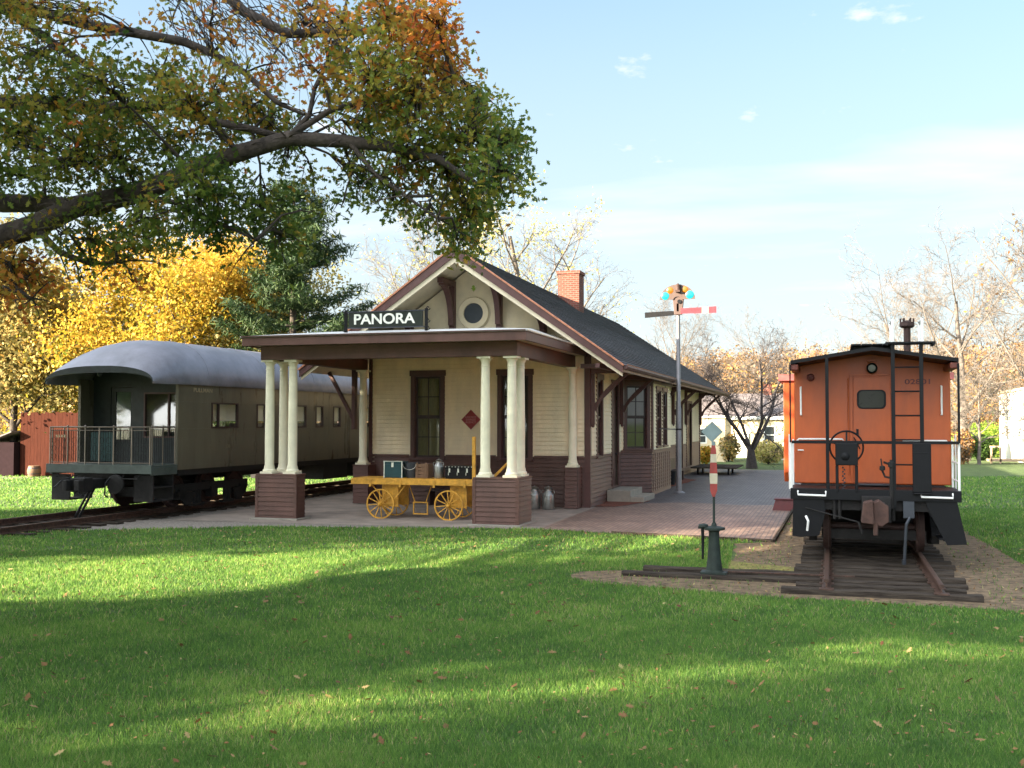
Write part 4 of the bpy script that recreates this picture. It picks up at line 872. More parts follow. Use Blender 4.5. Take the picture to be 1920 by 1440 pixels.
b.tube([(-1.48, 0, 1.40), (1.48, 0, 1.40)], .012, 6); b.tube([(-1.48, 0, 2.2), (1.48, 0, 2.2)], .01, 6)
for x, y in ((-.42, 0), (.42, 0), (1.48, .08), (-.95, 0)): b.lathe([(0, -.03), (.03, 0), (0, .04)], (x, y, zt + .02), 8)
rl = b.build('platform_railing', mat('railing_brassy', (.16, .13, .10), .4, .6), car, world=False)
b = MB()
for i in range(40):
    x = -1.44 + i * .074; b.bar((x, .0, 1.40), (x, .0, 2.2), .008, .008)
for i in range(12): b.bar((1.48, .1 + i * .075, 1.40), (1.48, .1 + i * .075, 2.22), .008, .008)
for i in range(12): b.bar((-1.48, .1 + i * .075, 1.40), (-1.48, .1 + i * .075, 2.22), .008, .008)
for i in range(14):
    x = -1.37 + i * .205
    for zc in (1.55, 1.75, 1.95): b.tube([(x + .07 * math.cos(a), .0, zc + .08 * math.sin(a)) for a in np.linspace(0, 6.28, 9)], .005, 4, cap=False)
b.build('railing_grille', M['black'], rl, world=False)
b = MB(); b.box(-.32, .32, .08, .11, 1.45, 2.15); b.build('gate_panel', mat('gate_teal', (.02, .06, .06), .5), rl, world=False)
b = MB()
for k, (dx, ch) in enumerate(((-1.30, 0), (-1.22, 1), (-1.14, 1), (-1.06, 0))): b.box(dx, dx + .05, -.012, -.006, 2.02, 2.09)
b.build('railing_number_plate', M['gold'], rl, world=False)
# underframe, steps, coupler
b = MB(); b.box(-.35, .35, .1, CL - .3, .82, 1.19); b.box(-1.45, 1.45, 1.2, CL - .3, 1.05, 1.199)
for y in (9.2, 11.5, 14.2): b.box(.55, 1.35, y, y + 1.7, .55, 1.04); b.box(-1.35, -.55, y, y + 1.5, .55, 1.04)
b.tube([(1.1, 13.4, .75), (1.1, 14.1, .75)], .2, 12)
b.build('underframe', M['iron'], car, world=False)
for s in (-1, 1):
    b = MB(); x0, x1 = sorted((s * .95, s * 1.5))
    b.box(x0, x1, .10, .14, .45, 1.1); b.box(x0, x1, .9, .94, .45, 1.1)
    for z, dy in ((.45, 0), (.78, 0)): b.box(x0, x1, .141, .899, z, z + .03)
    b.tube([(s * 1.2, -.02, 1.12), (s * 1.2, -.08, 1.02), (s * .75, -.08, 1.02), (s * .75, -.02, 1.12)], .014, 6)
    b.build('side_step', M['iron'], car, world=False)
b = MB(); b.box(-.14, .14, -.45, .1, .78, 1.02); b.box(-.2, .2, -.78, -.451, .72, 1.06); b.box(-.24, -.12, -1.0, -.781, .76, 1.02); b.box(.05, .2, -.95, -.781, .76, 1.02); b.lathe([(.0, -.1), (.24, -.1), (.24, -.02), (0, -.02)], (.55, .0, .88), 16, axis='y')
b.build('coupler', M['iron'], car, world=False, bev=.02)
b = MB()
for x, dz in ((-.55, .32), (-.35, .4), (.4, .42)): b.tube([(x, -.08, 1.05), (x - .05, -.2, .9), (x + .02, -.3, 1.05 - dz), (x + .12, -.32, 1.0 - dz)], .02, 6)
b.tube([(-.62, -.05, 1.1), (-.95, -.2, .95), (-1.15, -.22, .78)], .015, 6); b.build('air_hose', M['black'], car, world=False)
b = MB(); b.bar((-.62, -.1, .04), (-.35, .3, .95), .05, .05); b.bar((-.50, -.1, .04), (-.25, .3, .95), .05, .05); b.build('wheel_chock_bar', M['iron'], car, world=False)
def truck(yc):
    b = MB()
    for s in (-1, 1):
        b.box(s * .98 - .05, s * .98 + .05, yc - 1.75, yc + 1.75, .58, .78)
        for dy in (-1.45, 0, 1.45): b.box(s * .98 - .1, s * .98 + .1, yc + dy - .15, yc + dy + .15, .38, .66)
        for dy in (-.72, .72):
            for q in (-.12, 0, .12): b.tube([(s * 1.0 + .0, yc + dy + q, .25), (s * 1.0, yc + dy + q, .58)], .05, 8)
            b.box(s * 1.0 - .06, s * 1.0 + .06, yc + dy - .28, yc + dy + .28, .18, .25)
        b.prism([(yc - 1.7, .60), (yc - 1.35, .22), (yc - 1.1, .22), (yc - .9, .55)], s * 1.06 - .02, s * 1.06 + .02, 'x')
        b.prism([(yc + 1.7, .60), (yc + 1.35, .22), (yc + 1.1, .22), (yc + .9, .55)], s * 1.06 - .02, s * 1.06 + .02, 'x')
    b.box(-.92, .92, yc - .2, yc + .2, .55, .82); b.box(-.92, .92, yc - 1.8, yc - 1.7, .45, .7)
    t_ = b.build('truck', M['iron'], car, world=False)
    for dy in (-1.45, 0, 1.45):
        b = MB()
        for s in (-1, 1): b.lathe([(0, -.07), (.44, -.07), (.46, -.04), (.46, -.03), (.43, -.02), (.42, .065), (.36, .065), (.34, .03), (.16, .02), (.14, .06), (0, .06)] if s > 0 else [(0, -.06), (.14, -.06), (.16, -.02), (.34, -.03), (.36, -.065), (.42, -.065), (.43, .02), (.46, .03), (.46, .04), (.44, .07), (0, .07)], (s * .76, yc + dy, .62), 28, axis='x')
        b.tube([(-.7, yc + dy, .62), (.7, yc + dy, .62)], .07, 10); b.build('wheelset', M['wheel'], t_, world=False, smooth=True)
truck(3.4); truck(CL - 4)
o = text('lettering', 'PULLMAN', .15, (HWc + .006, 2.12, 3.235), ROTR, M['gold'], car, .001, 1.3)
o = text('lettering', '100', .13, (HWc + .006, 3.3, 1.75), ROTR, mat('faint_number', (.15, .135, .085), .5), car, .001, 1.2)
b = MB(); b.lathe([(.0, -.08), (.05, -.06), (.07, 0), (.03, .05), (0, .05)], (-.1, .1, 3.62), 12); b.build('marker_lamp', M['darkmetal'], car, world=False)

# ------------------------------------------------------------------ caboose (world axes)
KX, KY = .65, 19.87; cb = T('caboose', 'orange bay window caboose with black end ladder and brake wheel standing on the right track', 'caboose', (KX, KY, 0))
KL = 9.0; hw = 1.31; ze, za = 3.42, 3.66
b = MB(); b.prism([(KX - hw, 1.33), (KX + hw, 1.33), (KX + hw, ze), (KX, za), (KX - hw, ze)], KY, KY + KL)
b.build('body', M['orange'], cb, bev=.02)
b = MB(); r0y, r1y = 18.74, KY + KL + 1.1; za = 3.62
for s in (-1, 1):
    b.add([(KX, r0y, za + .06), (KX + s * 1.33, r0y, ze + .05), (KX + s * 1.33, r0y, ze - .01), (KX, r0y, za - .0), (KX, r1y, za + .06), (KX + s * 1.33, r1y, ze + .05), (KX + s * 1.33, r1y, ze - .01), (KX, r1y, za)], [(0, 1, 2, 3), (4, 7, 6, 5), (0, 4, 5, 1), (3, 2, 6, 7), (1, 5, 6, 2)])
b.build('roof', M['black'], cb)
b = MB(); b.box(KX + 1.2, KX + 1.34, r0y + .03, KY, ze - .12, ze - .012); b.box(KX - 1.34, KX - 1.2, r0y + .03, KY, ze - .12, ze - .012); b.each('eave_end', mat('roof_end_shaded_red', (.13, .03, .018), .5), cb, bev=.02)  # dark red with the shade under the roof put into the colour
b = MB()
for i in range(4): b.box(KX - .34 + i * .17, KX - .18 + i * .17, r0y - .02, r1y, za + .085, za + .11)
for y in np.arange(19, 29.5, 1.0): b.box(KX - .3, KX + .3, y, y + .05, za + .03, za + .084)
b.build('roof_walk', M['black'], cb)
b = MB()
for i in range(7): b.box(.85, 1.62, r0y - .12 + i * .07, r0y - .08 + i * .07, 3.72, 3.745)
b.box(.85, .89, r0y - .13, r0y + .4, 3.69, 3.719); b.box(1.58, 1.62, r0y - .13, r0y + .4, 3.69, 3.719); b.build('ladder_platform', M['black'], cb)
b = MB()
for x in (.97, 1.43): b.tube([(x, r0y, 3.72), (x, r0y, 4.12), (x, r0y + .6, 4.12), (x, r0y + .6, 3.72)], .026, 8)
b.each('roof_grab', M['whitep'], cb)
b = MB(); b.tube([(1.3, 20.4, 3.5), (1.3, 20.4, 4.16)], .06, 14); b.lathe([(.10, 0), (.13, .03), (.125, .10), (.08, .11), (.06, .13), (0, .14)], (1.3, 20.4, 4.12), 12)
for k in range(6): a = k * 1.047; b.box(1.3 + .11 * math.cos(a) - .015, 1.3 + .11 * math.cos(a) + .015, 20.4 + .11 * math.sin(a) - .015, 20.4 + .11 * math.sin(a) + .015, 4.2, 4.29)
b.build('smokejack', M['wheel'], cb)
# door
b = MB(); yf = KY - .001
b.box(.30, .34, yf - .03, yf, 1.34, 3.24); b.box(1.0, 1.04, yf - .03, yf, 1.34, 3.24); b.box(.30, 1.04, yf - .03, yf, 3.241, 3.28)
dj = b.build('door_frame', M['orange'], cb, bev=.004)
dd_ = MB().box(.36, .98, yf - .014, yf, 1.36, 3.22).build('door', M['orange'], cb, bev=.006)
rr = []
for cx_, cz_, a0 in ((.80, 2.90, 0), (.52, 2.90, 90), (.52, 2.75, 180), (.80, 2.75, 270)):
    for k in range(5): a = R_(a0 + k * 22.5); rr.append((cx_ + .07 * math.cos(a) + 0, cz_ + .07 * math.sin(a)))
cxm, czm = .66, 2.825
def grown(f): return [(cxm + (x - cxm) * f, czm + (z - czm) * f) for x, z in rr]
MB().prism(grown(1.16), yf - .03, yf - .015, 'y').build('door_window_seal', M['black'], dd_, bev=.004)
MB().prism(rr, yf - .034, yf - .031, 'y').build('pane', mat('grey_pane', (.035, .035, .026), .3, spec=.15), dd_)
MB().box(.40, .44, yf - .05, yf - .015, 2.2, 2.3).build('handle', M['black'], dd_)
b = MB(); b.tube([(.42, KY - .12, 2.05), (.36, KY - .05, 2.15), (.46, KY - .05, 1.95)], .012, 6); b.build('door_latch', M['black'], dd_)
b = MB(); b.box(.40, .97, KY - .35, KY - .02, 1.33, 1.352); b.build('threshold_plate', M['darkmetal'], cb)
b = MB(); b.tube([(.27, KY - .03, 1.5), (.27, KY - .03, 3.2)], .012, 6); b.build('conduit', M['orange'], cb)
# lamps
b = MB(); b.lathe([(0, .0), (.06, -.0), (.09, -.06), (.095, -.12), (.08, -.13)], (.67, KY - .02, 3.37), 18, axis='y'); lo = b.build('end_lamp', M['black'], cb)
MB().lathe([(0, -.125), (.062, -.12)], (.67, KY - .02, 3.37), 16, axis='y').build('lens', mat('lamp_lens', (.22, .22, .19), .3), lo)
MB().box(.60, .74, KY - .2, KY - .02, 3.49, 3.51).build('lamp_hood', M['orange'], lo)
b = MB(); b.lathe([(0, -.12), (.05, -.11), (.07, -.04), (.07, 0)], (-.37, KY - .005, 3.22), 14, axis='y'); b.build('marker_light', M['red'], cb)
# grabs
b = MB(); yg = KY - .07
for x in (-.54, 1.81): b.tube([(x, KY, 2.55), (x, yg, 2.55), (x, yg, 3.05), (x, KY, 3.05)], .016, 6)
for x0_, x1_, z in ((-.62, .2, 2.10), (1.15, 1.92, 2.08)): b.tube([(x0_, KY, z - .02), (x0_ + .04, yg, z + .02), (x1_ - .04, yg, z + .02), (x1_, KY, z - .03)], .016, 6)
for x in (-.60,): b.tube([(x, KY, 1.92), (x + .1, yg, 1.92)], .01, 6)
b.each('wall_grab', M['whitep'], cb)
YP = 18.75
b = MB()
for x0_, x1_ in ((-.57, -.12), (1.38, 1.86)): b.tube([(x0_, YP - .02, 1.27), (x0_, YP - .09, 1.20), (x1_, YP - .09, 1.19), (x1_, YP - .02, 1.27)], .018, 6)
for x in (-.68, 1.97):
    b.tube([(x, YP + .05, 1.25), (x, YP + .05, 2.08)], .022, 6); b.tube([(x, KY - .1, 1.25), (x, KY - .1, 2.1), (x, KY, 2.1)], .018, 6)
    for z in (1.45, 1.75) if x > 0 else (): b.tube([(x, YP + .05, z), (x, KY - .1, z)], .014, 6)
b.tube([(-.42, YP - .28, .62), (-.40, YP - .33, .78), (-.44, YP - .28, .86)], .02, 6)
b.each('platform_grab', M['whitep'], cb)
# end frame
b = MB(); b.box(KX - 1.34, KX + 1.34, YP, KY - .002, 1.24, 1.305); b.box(KX - 1.345, KX + 1.345, YP - .04, YP - .001, 1.12, 1.30); pl = b.build('end_platform', M['black'], cb, bev=.006)
b = MB(); b.box(-.67, 1.97, YP - .025, YP + .025, 2.06, 2.11)
for x in (-.085,): b.box(x - .028, x + .028, YP - .028, YP + .028, 1.30, 3.50)
b.box(1.955, 1.99, YP - .02, YP + .02, 2.08, 3.38); b.box(-.70, -.675, YP - .015, YP + .02, 2.08, 3.4)
b.build('end_railing', M['black'], cb, bev=.004)
b = MB()
for x in (.965, 1.405): b.box(x - .03, x + .03, YP - .045, YP + .0, 1.0 if x < 1 else 2.1, 3.74)
for z in (1.72, 2.13, 2.53, 2.93, 3.33): b.tube([(.965, YP - .02, z), (1.405 if z > 2 else 1.27, YP - .02, z)], .014, 6)
b.build('ladder', M['black'], cb)
b = MB(); b.box(1.25, 1.54, YP - .06, YP - .03, 1.27, 2.08); b.box(1.25, 1.54, YP - .062, YP - .02, 1.9, 1.93); b.box(1.25, 1.54, YP - .12, YP - .03, 1.24, 1.269); b.build('ladder_shield', M['black'], cb, bev=.01)
# brake wheel and gear box
b = MB(); bx, bz = .22, 2.0
b.tube([(bx + .27 * math.cos(a), YP + .12, bz + .27 * math.sin(a)) for a in np.linspace(0, 2 * math.pi, 33)], .016, 8, cap=False)
for k in range(5): a = k * 1.2566 + .3; b.bar((bx, YP + .1, bz), (bx + .27 * math.cos(a), YP + .12, bz + .27 * math.sin(a)), .03, .012, ref=(0, 1, 0))
b.lathe([(0, -.06), (.05, -.05), (.05, .02), (0, .02)], (bx, YP + .12, bz), 12, axis='y'); b.build('brake_wheel', M['black'], cb)
b = MB(); b.box(.04, .40, YP - .07, YP + .05, 1.70, 2.07); b.box(.04, .09, YP - .05, YP + .03, 1.25, 1.699); b.box(.35, .40, YP - .05, YP + .03, 1.25, 1.699); b.lathe([(0, -.1), (.05, -.09), (.07, -.071)], (.2, YP, 1.85), 12, axis='y')
b.build('brake_housing', M['black'], cb, bev=.012)
b = MB()
for i in range(14): b.lathe([(.0, -.02), (.02, 0), (0, .02)], (.17 + (.012 if i % 2 else -.012), YP, 1.66 - i * .035), 6)
b.build('brake_chain', M['darkmetal'], cb)
b = MB(); b.tube([(.92, YP - .05, 1.0), (.93, YP - .05, 1.8)], .035, 8); b.lathe([(0, -.06), (.05, -.04), (.05, .04), (0, .06)], (.92, YP - .06, 1.72), 10); b.tube([(.92, YP - .06, 1.72), (.8, YP - .06, 1.76)], .02, 6); b.lathe([(0, -.05), (.045, -.03), (.045, .03), (0, .05)], (.78, YP - .06, 1.66), 10); b.tube([(.78, YP - .06, 1.66), (.76, YP - .06, 1.82)], .012, 6); b.tube([(.78, YP - .06, 1.62), (.82, YP - .06, 1.52), (.92, YP - .06, 1.50)], .018, 6)
b.build('air_valve', M['iron'], cb)
# steps
for s in (-1, 1):
    b = MB(); xi, xo = KX + s * .80, KX + s * 1.30
    for y in (YP - .02, YP + .62):
        if s > 0: poly = [(xi, 1.12), (xo - .02, 1.12), (xo + .12, .44), (xo - .18, .42), (xi + .05, .95)]
        else: poly = [(xi, 1.12), (xo + .0, 1.12), (xo - .02, .50), (xo + .12, .48), (xo + .42, .52), (xi + .02, .9)]
        b.prism(poly, y, y + .02, 'y')
    for z, a0, a1 in ((.50, .95, 1.36), (.78, .9, 1.33)):
        x0_, x1_ = sorted((KX + s * a0, KX + s * a1)); b.box(x0_ + .05, x1_, YP + .001, YP + .62, z, z + .03)
    b.build('steps', M['black'], cb)
# coupler, hoses, underframe
b = MB(); b.box(.45, .9, YP - .3, YP + .3, .78, 1.2); b.box(.50, .80, 18.0, YP - .301, .82, 1.12); b.build('coupler_pocket', M['iron'], cb, bev=.01)
b = MB(); b.prism([(.42, .82), (.46, 1.14), (.60, 1.18), (.62, .80)], 17.86, 18.2, 'y'); b.prism([(.61, .80), (.61, 1.14), (.70, 1.18), (.84, 1.08), (.84, .84), (.74, .76)], 17.95, 18.25, 'y'); b.tube([(.64, 17.96, .62), (.64, 17.96, .84)], .04, 8); b.build('coupler', M['coupler'], cb, bev=.03)
b = MB(); b.box(1.10, 1.27, YP - .06, YP - .041, .85, 1.12); b.tube([(1.2, YP - .06, .86), (1.14, YP - .12, .75), (1.12, YP - .14, .5), (1.10, YP - .15, .12)], .025, 8); b.tube([(1.095, YP - .15, .1), (1.095, YP - .15, .18)], .035, 8); b.build('air_hose', M['darkmetal'], cb)
b = MB(); b.tube([(-.45, YP - .05, .98), (.1, YP - .18, .85), (.4, YP - .3, .78)], .012, 6); b.tube([(.4, YP - .3, .78), (.45, YP - .3, .6)], .02, 6); b.build('uncoupling_lever', M['iron'], cb)
b = MB(); b.box(-.3, 1.6, YP + .05, KY + KL, .95, 1.235); b.box(-.55, 1.85, KY - .2, KY + KL, 1.1, 1.325)
for x in (.02, .1, .95): b.tube([(x, YP + .02, 1.2), (x, YP + .02, .8)], .03, 6)
b.build('underframe', M['iron'], cb)
def ctruck(yc):
    b = MB()
    for s in (-1, 1):
        x = KX + s * 1.0
        b.prism([(yc - 1.15, .50), (yc - .55, .95), (yc + .55, .95), (yc + 1.15, .50), (yc + 1.1, .36), (yc + .6, .42), (yc + .35, .28), (yc - .35, .28), (yc - .6, .42), (yc - 1.1, .36)], x - .06, x + .06, 'x')
    b.box(KX - .9, KX + .9, yc - .2, yc + .2, .5, .9); b.box(KX - .85, KX + .85, yc - 1.2, yc - 1.1, .42, .58)
    t_ = b.build('truck', M['iron'], cb)
    for dy in (-.84, .84):
        b = MB()
        for s in (-1, 1): b.lathe([(0, -.07), (.40, -.07), (.44, -.04), (.44, -.03), (.41, -.02), (.40, .065), (.34, .065), (.3, .02), (0, .03)] if s > 0 else [(0, -.03), (.3, -.02), (.34, -.065), (.40, -.065), (.41, .02), (.44, .03), (.44, .04), (.40, .07), (0, .07)], (KX + s * .76, yc + dy, .60), 28, axis='x')
        b.tube([(KX - .7, yc + dy, .6), (KX + .7, yc + dy, .6)], .07, 10); b.build('wheelset', M['wheel'], t_, smooth=True)
ctruck(20.55); ctruck(27.6)
# bays
for s in (-1, 1):
    b = MB(); x0_, x1_ = sorted((KX + s * (hw - .02), KX + s * (hw + .36)))
    b.prism([(23.9, 1.33), (24.2, 1.12), (25.7, 1.12), (26.0, 1.33), (26.0, 3.32), (23.9, 3.32)], x0_, x1_, 'x'); bo = b.build('bay', M['orange'], cb, bev=.015)
    x0_, x1_ = sorted((KX + s * (hw - .02), KX + s * (hw + .46))); MB().box(x0_, x1_, 23.8, 26.1, 3.321, 3.46).build('bay_roof', M['pinkred'], bo)
    xc = KX + s * (hw + .18); f = MB(); f.box(xc - .13, xc + .13, 23.88, 23.898, 2.3, 2.95); f.build('bay_window', M['black'], bo) if s > 0 else None
    b = MB(); b.tube([(KX + s * (hw + .1), 20.2, 1.2), (KX + s * (hw + .1), 20.2, 2.2)], .016, 6); b.build('side_grab', M['whitep'], cb)
fixtext(text('lettering', '02801', .125, (1.44, KY - .004, 3.125), ROTF, mat('number_dark', (.12, .02, .015), .5), cb, .001, 1.45), cb)
b = MB(); b.box(1.17, 1.19, KY - .03, KY - .001, 2.93, 3.08); b.box(1.1, 1.32, KY - .03, KY - .001, 2.92, 2.935); b.build('placard_bracket', M['orange'], cb)

# ------------------------------------------------------------------ semaphore signal
SX, SY = -5.04, 36.6; sm = T('semaphore_signal', 'tall grey train order signal pole with red and dark semaphore arms and coloured lenses', 'railway signal', (SX, SY, 0))
b = MB(); b.tube([(SX, SY, 0), (SX, SY, 2.9), (SX, SY, 2.95), (SX, SY, 6.3)], [.095, .09, .075, .062], 16); b.lathe([(.2, 0), (.2, .03), (.12, .08)], (SX, SY, 0), 16); b.build('pole', M['pole'], sm, smooth=True)
b = MB(); b.prism([(SX - .12, 6.1), (SX + .14, 6.1), (SX + .22, 6.72), (SX - .18, 6.72)], SY - .12, SY - .02); b.box(SX - .05, SX + .05, SY - .12, SY + .12, 6.2, 6.5); b.build('bearing_casting', M['signalbrown'], sm, bev=.015)
b = MB(); b.add([(SX + .06, SY - .15, 6.14), (SX + .06, SY - .15, 6.32), (SX + 1.30, SY - .15, 6.36), (SX + 1.30, SY - .15, 6.14)], [(0, 1, 2, 3)]); 
def plate(poly, y0, y1, m, name, par): return MB().prism(poly, y0, y1, 'y').build(name, m, par)
arm = plate([(SX + .1, 6.13), (SX + .1, 6.31), (SX + .82, 6.33), (SX + .82, 6.13)], SY - .16, SY - .14, M['signred'], 'semaphore_arm', sm)
plate([(SX + .821, 6.13), (SX + .821, 6.33), (SX + 1.05, 6.335), (SX + 1.05, 6.13)], SY - .16, SY - .14, M['conc2'], 'white_stripe', arm)
plate([(SX + 1.051, 6.13), (SX + 1.051, 6.335), (SX + 1.31, 6.35), (SX + 1.31, 6.13)], SY - .16, SY - .14, M['signred'], 'arm_tip', arm)
arm2 = plate([(SX - .12, 6.12), (SX - .12, 6.24), (SX - .25, 6.26), (SX - 1.17, 6.23), (SX - 1.17, 6.04), (SX - .25, 6.1)], SY + .10, SY + .12, M['black'], 'semaphore_arm', sm)
b = MB()
for k in range(16):
    a0, a1 = math.pi * k / 16, math.pi * (k + 1) / 16
    b.prism([(SX + .60 * math.cos(a0), 6.62 + .52 * math.sin(a0)), (SX + .60 * math.cos(a1), 6.62 + .52 * math.sin(a1)), (SX + .14 * math.cos(a1), 6.62 + .1 * math.sin(a1)), (SX + .14 * math.cos(a0), 6.62 + .1 * math.sin(a0))], SY - .155, SY - .135)
sp_ = b.build('spectacle', M['signalbrown'], sm)
for dx, dz, r_, mm in ((-.42, .05, .135, 'cyan'), (-.25, .24, .115, 'amber'), (.25, .25, .115, 'amber'), (.42, .07, .14, 'cyan')):
    MB().lathe([(0, -.02), (r_ * .7, -.015), (r_, 0), (r_, .02)], (SX + dx, SY - .157, 6.70 + dz), 22, axis='y').build('lens', M[mm], sp_, smooth=True)
b = MB(); b.tube([(SX + .02, SY - .2, 6.93), (SX + .02, SY - .2, 7.10)], .09, 12); b.box(SX - .05, SX + .1, SY - .3, SY - .1, 6.86, 6.93); b.lathe([(.09, 0), (.03, .06), (0, .07)], (SX + .02, SY - .2, 7.10), 12); b.build('lamp', M['wheel'], sm)
b = MB(); b.lathe([(0, -.02), (.07, -.02), (.07, .03), (0, .03)], (SX + .06, SY - .14, 6.55), 14, axis='y'); b.build('pivot', M['black'], sm)
b = MB(); b.tube([(BX + .02, SY + .1, 3.78), (SX, SY, 3.80)], .025, 6); b.tube([(BX + .02, SY + .1, 2.2), (SX, SY, 2.18)], .02, 6); b.tube([(BX + .03, 38, 3.0), (BX + .03, 38, 3.85)], .01, 5); b.build('wall_stay', M['pole'], sm)
b = MB(); b.lathe([(.085, 0), (.10, .01), (.10, .05), (.085, .06)], (SX, SY, 2.15), 16); b.build('clamp', M['black'], sm)
# ------------------------------------------------------------------ switch stand
QX, QY = -1.78, 16.85; sw = T('switch_stand', 'green-black iron switch stand with grey diamond and faded red and cream target', 'switch stand', (QX, QY, 0))
g_ = mat('switch_iron', (.022, .032, .026), .6, .3, var=.35, scale=9)
b = MB(); b.lathe([(.15, 0.08), (.15, .11), (.125, .13), (.105, .3), (.085, .55), (.08, .72), (.10, .74)], (QX, QY, 0), 4 * 4); b.box(QX - .2, QX + .2, QY - .16, QY + .16, .075, .105); b.build('pedestal', g_, sw, smooth=True)
b = MB(); b.lathe([(.12, 0), (.17, .01), (.17, .045), (.1, .06), (.045, .07), (.03, .12), (0, .12)], (QX, QY, .74), 20); b.box(QX - .24, QX - .1, QY - .04, QY + .04, .76, .80); b.lathe([(.07, -.02), (.08, 0), (.07, .03), (.03, .04)], (QX - .16, QY - .03, .80), 12); b.build('head', g_, sw, smooth=True)
MB().tube([(QX - .17, QY - .06, .80), (QX - .165, QY - .07, .55), (QX - .165, QY - .08, .30)], [.026, .022, .018], 8).build('throw_lever', M['black'], sw)
MB().tube([(QX, QY, .8), (QX, QY, 2.1)], .019, 10).build('mast', g_, sw)
for (za_, zb_, w0, w1, w2_, m1) in ((1.26, 1.46, .02, .055, .055, 'targred'), (1.461, 1.62, .055, .06, .06, 'targcream'), (1.621, 1.79, .06, .055, .05, 'targred'), (1.791, 1.92, .05, .045, .045, 'targcream'), (1.921, 2.06, .045, .04, .025, 'targred')):
    MB().prism([(QX - w0, za_), (QX + w0, za_), (QX + w1, (za_ + zb_) / 2), (QX + w2_, zb_), (QX - w2_, zb_), (QX - w1, (za_ + zb_) / 2)], QY - .028, QY - .020, 'y').build('target_blade', M[m1], sw)
b = MB(); a = .165; b.prism([(QX - .02, 2.27 - a), (QX - .02 + a, 2.27), (QX - .02, 2.27 + a), (QX - .02 - a, 2.27)], QY - .012, QY - .004); b.tube([(QX, QY, 2.05), (QX, QY, 2.12)], .03, 8); b.build('diamond_target', M['paleteal'], sw)
b = MB(); b.box(QX, .3, QY + .07, QY + .11, .09, .11); b.build('throw_rod', M['rail'], sw)

# ------------------------------------------------------------------ fence, shed, barrel, houses
t = T('board_fence', 'tall reddish brown board fence behind the open end of the passenger car', 'fence', (-33, 39.2, 0))
b = MB(); rg = random.Random(3)
for i in range(44):
    x = -34.6 + i * .185; b.box(x, x + .178, 39.2, 39.225, .04, 2.82 + rg.uniform(-.03, .03))
b.build('boards', M['fence'], t)
b = MB()
for i in range(26): y = 39.25 + i * .185; b.box(-34.63, -34.605, y, y + .178, .04, 2.8)
b.build('boards', M['fence'], t)
for x in (-34.5, -32.3, -30.1, -27.9): MB().box(x, x + .1, 39.226, 39.32, 0, 2.7).build('post', M['fence'], t)
t = T('small_shed', 'small dark shed with sloping roof at the left end of the board fence', 'shed', (-35.4, 39.6, 0))
MB().box(-35.9, -34.68, 38.9, 40.6, 0, 1.5).build('walls', M['shed'], t)
b = MB(); b.add([(-36.2, 38.7, 1.42), (-34.66, 38.7, 1.95), (-34.66, 40.8, 1.95), (-36.2, 40.8, 1.42), (-36.2, 38.7, 1.48), (-34.66, 38.7, 2.01), (-34.66, 40.8, 2.01), (-36.2, 40.8, 1.48)], [(0, 3, 2, 1), (4, 5, 6, 7), (0, 1, 5, 4), (1, 2, 6, 5), (2, 3, 7, 6), (3, 0, 4, 7)]); b.build('roof', M['houseroof'], t)
t = T('wooden_barrel', 'small wooden barrel standing in front of the reddish board fence', 'barrel', (-33.4, 38.7, 0))
b = MB(); b.lathe([(0, 0), (.22, 0), (.28, .18), (.29, .25), (.28, .33), (.23, .5), (0, .5)], (-33.4, 38.7, 0), 20); bo = b.build('staves', M['trunkwood'], t, smooth=True)
b = MB(); b.lathe([(.275, .14), (.285, .14), (.285, .17), (.28, .17)], (-33.4, 38.7, 0), 20); b.lathe([(.262, .38), (.272, .38), (.262, .42), (.25, .42)], (-33.4, 38.7, 0), 20); b.build('hoops', M['darkmetal'], t)
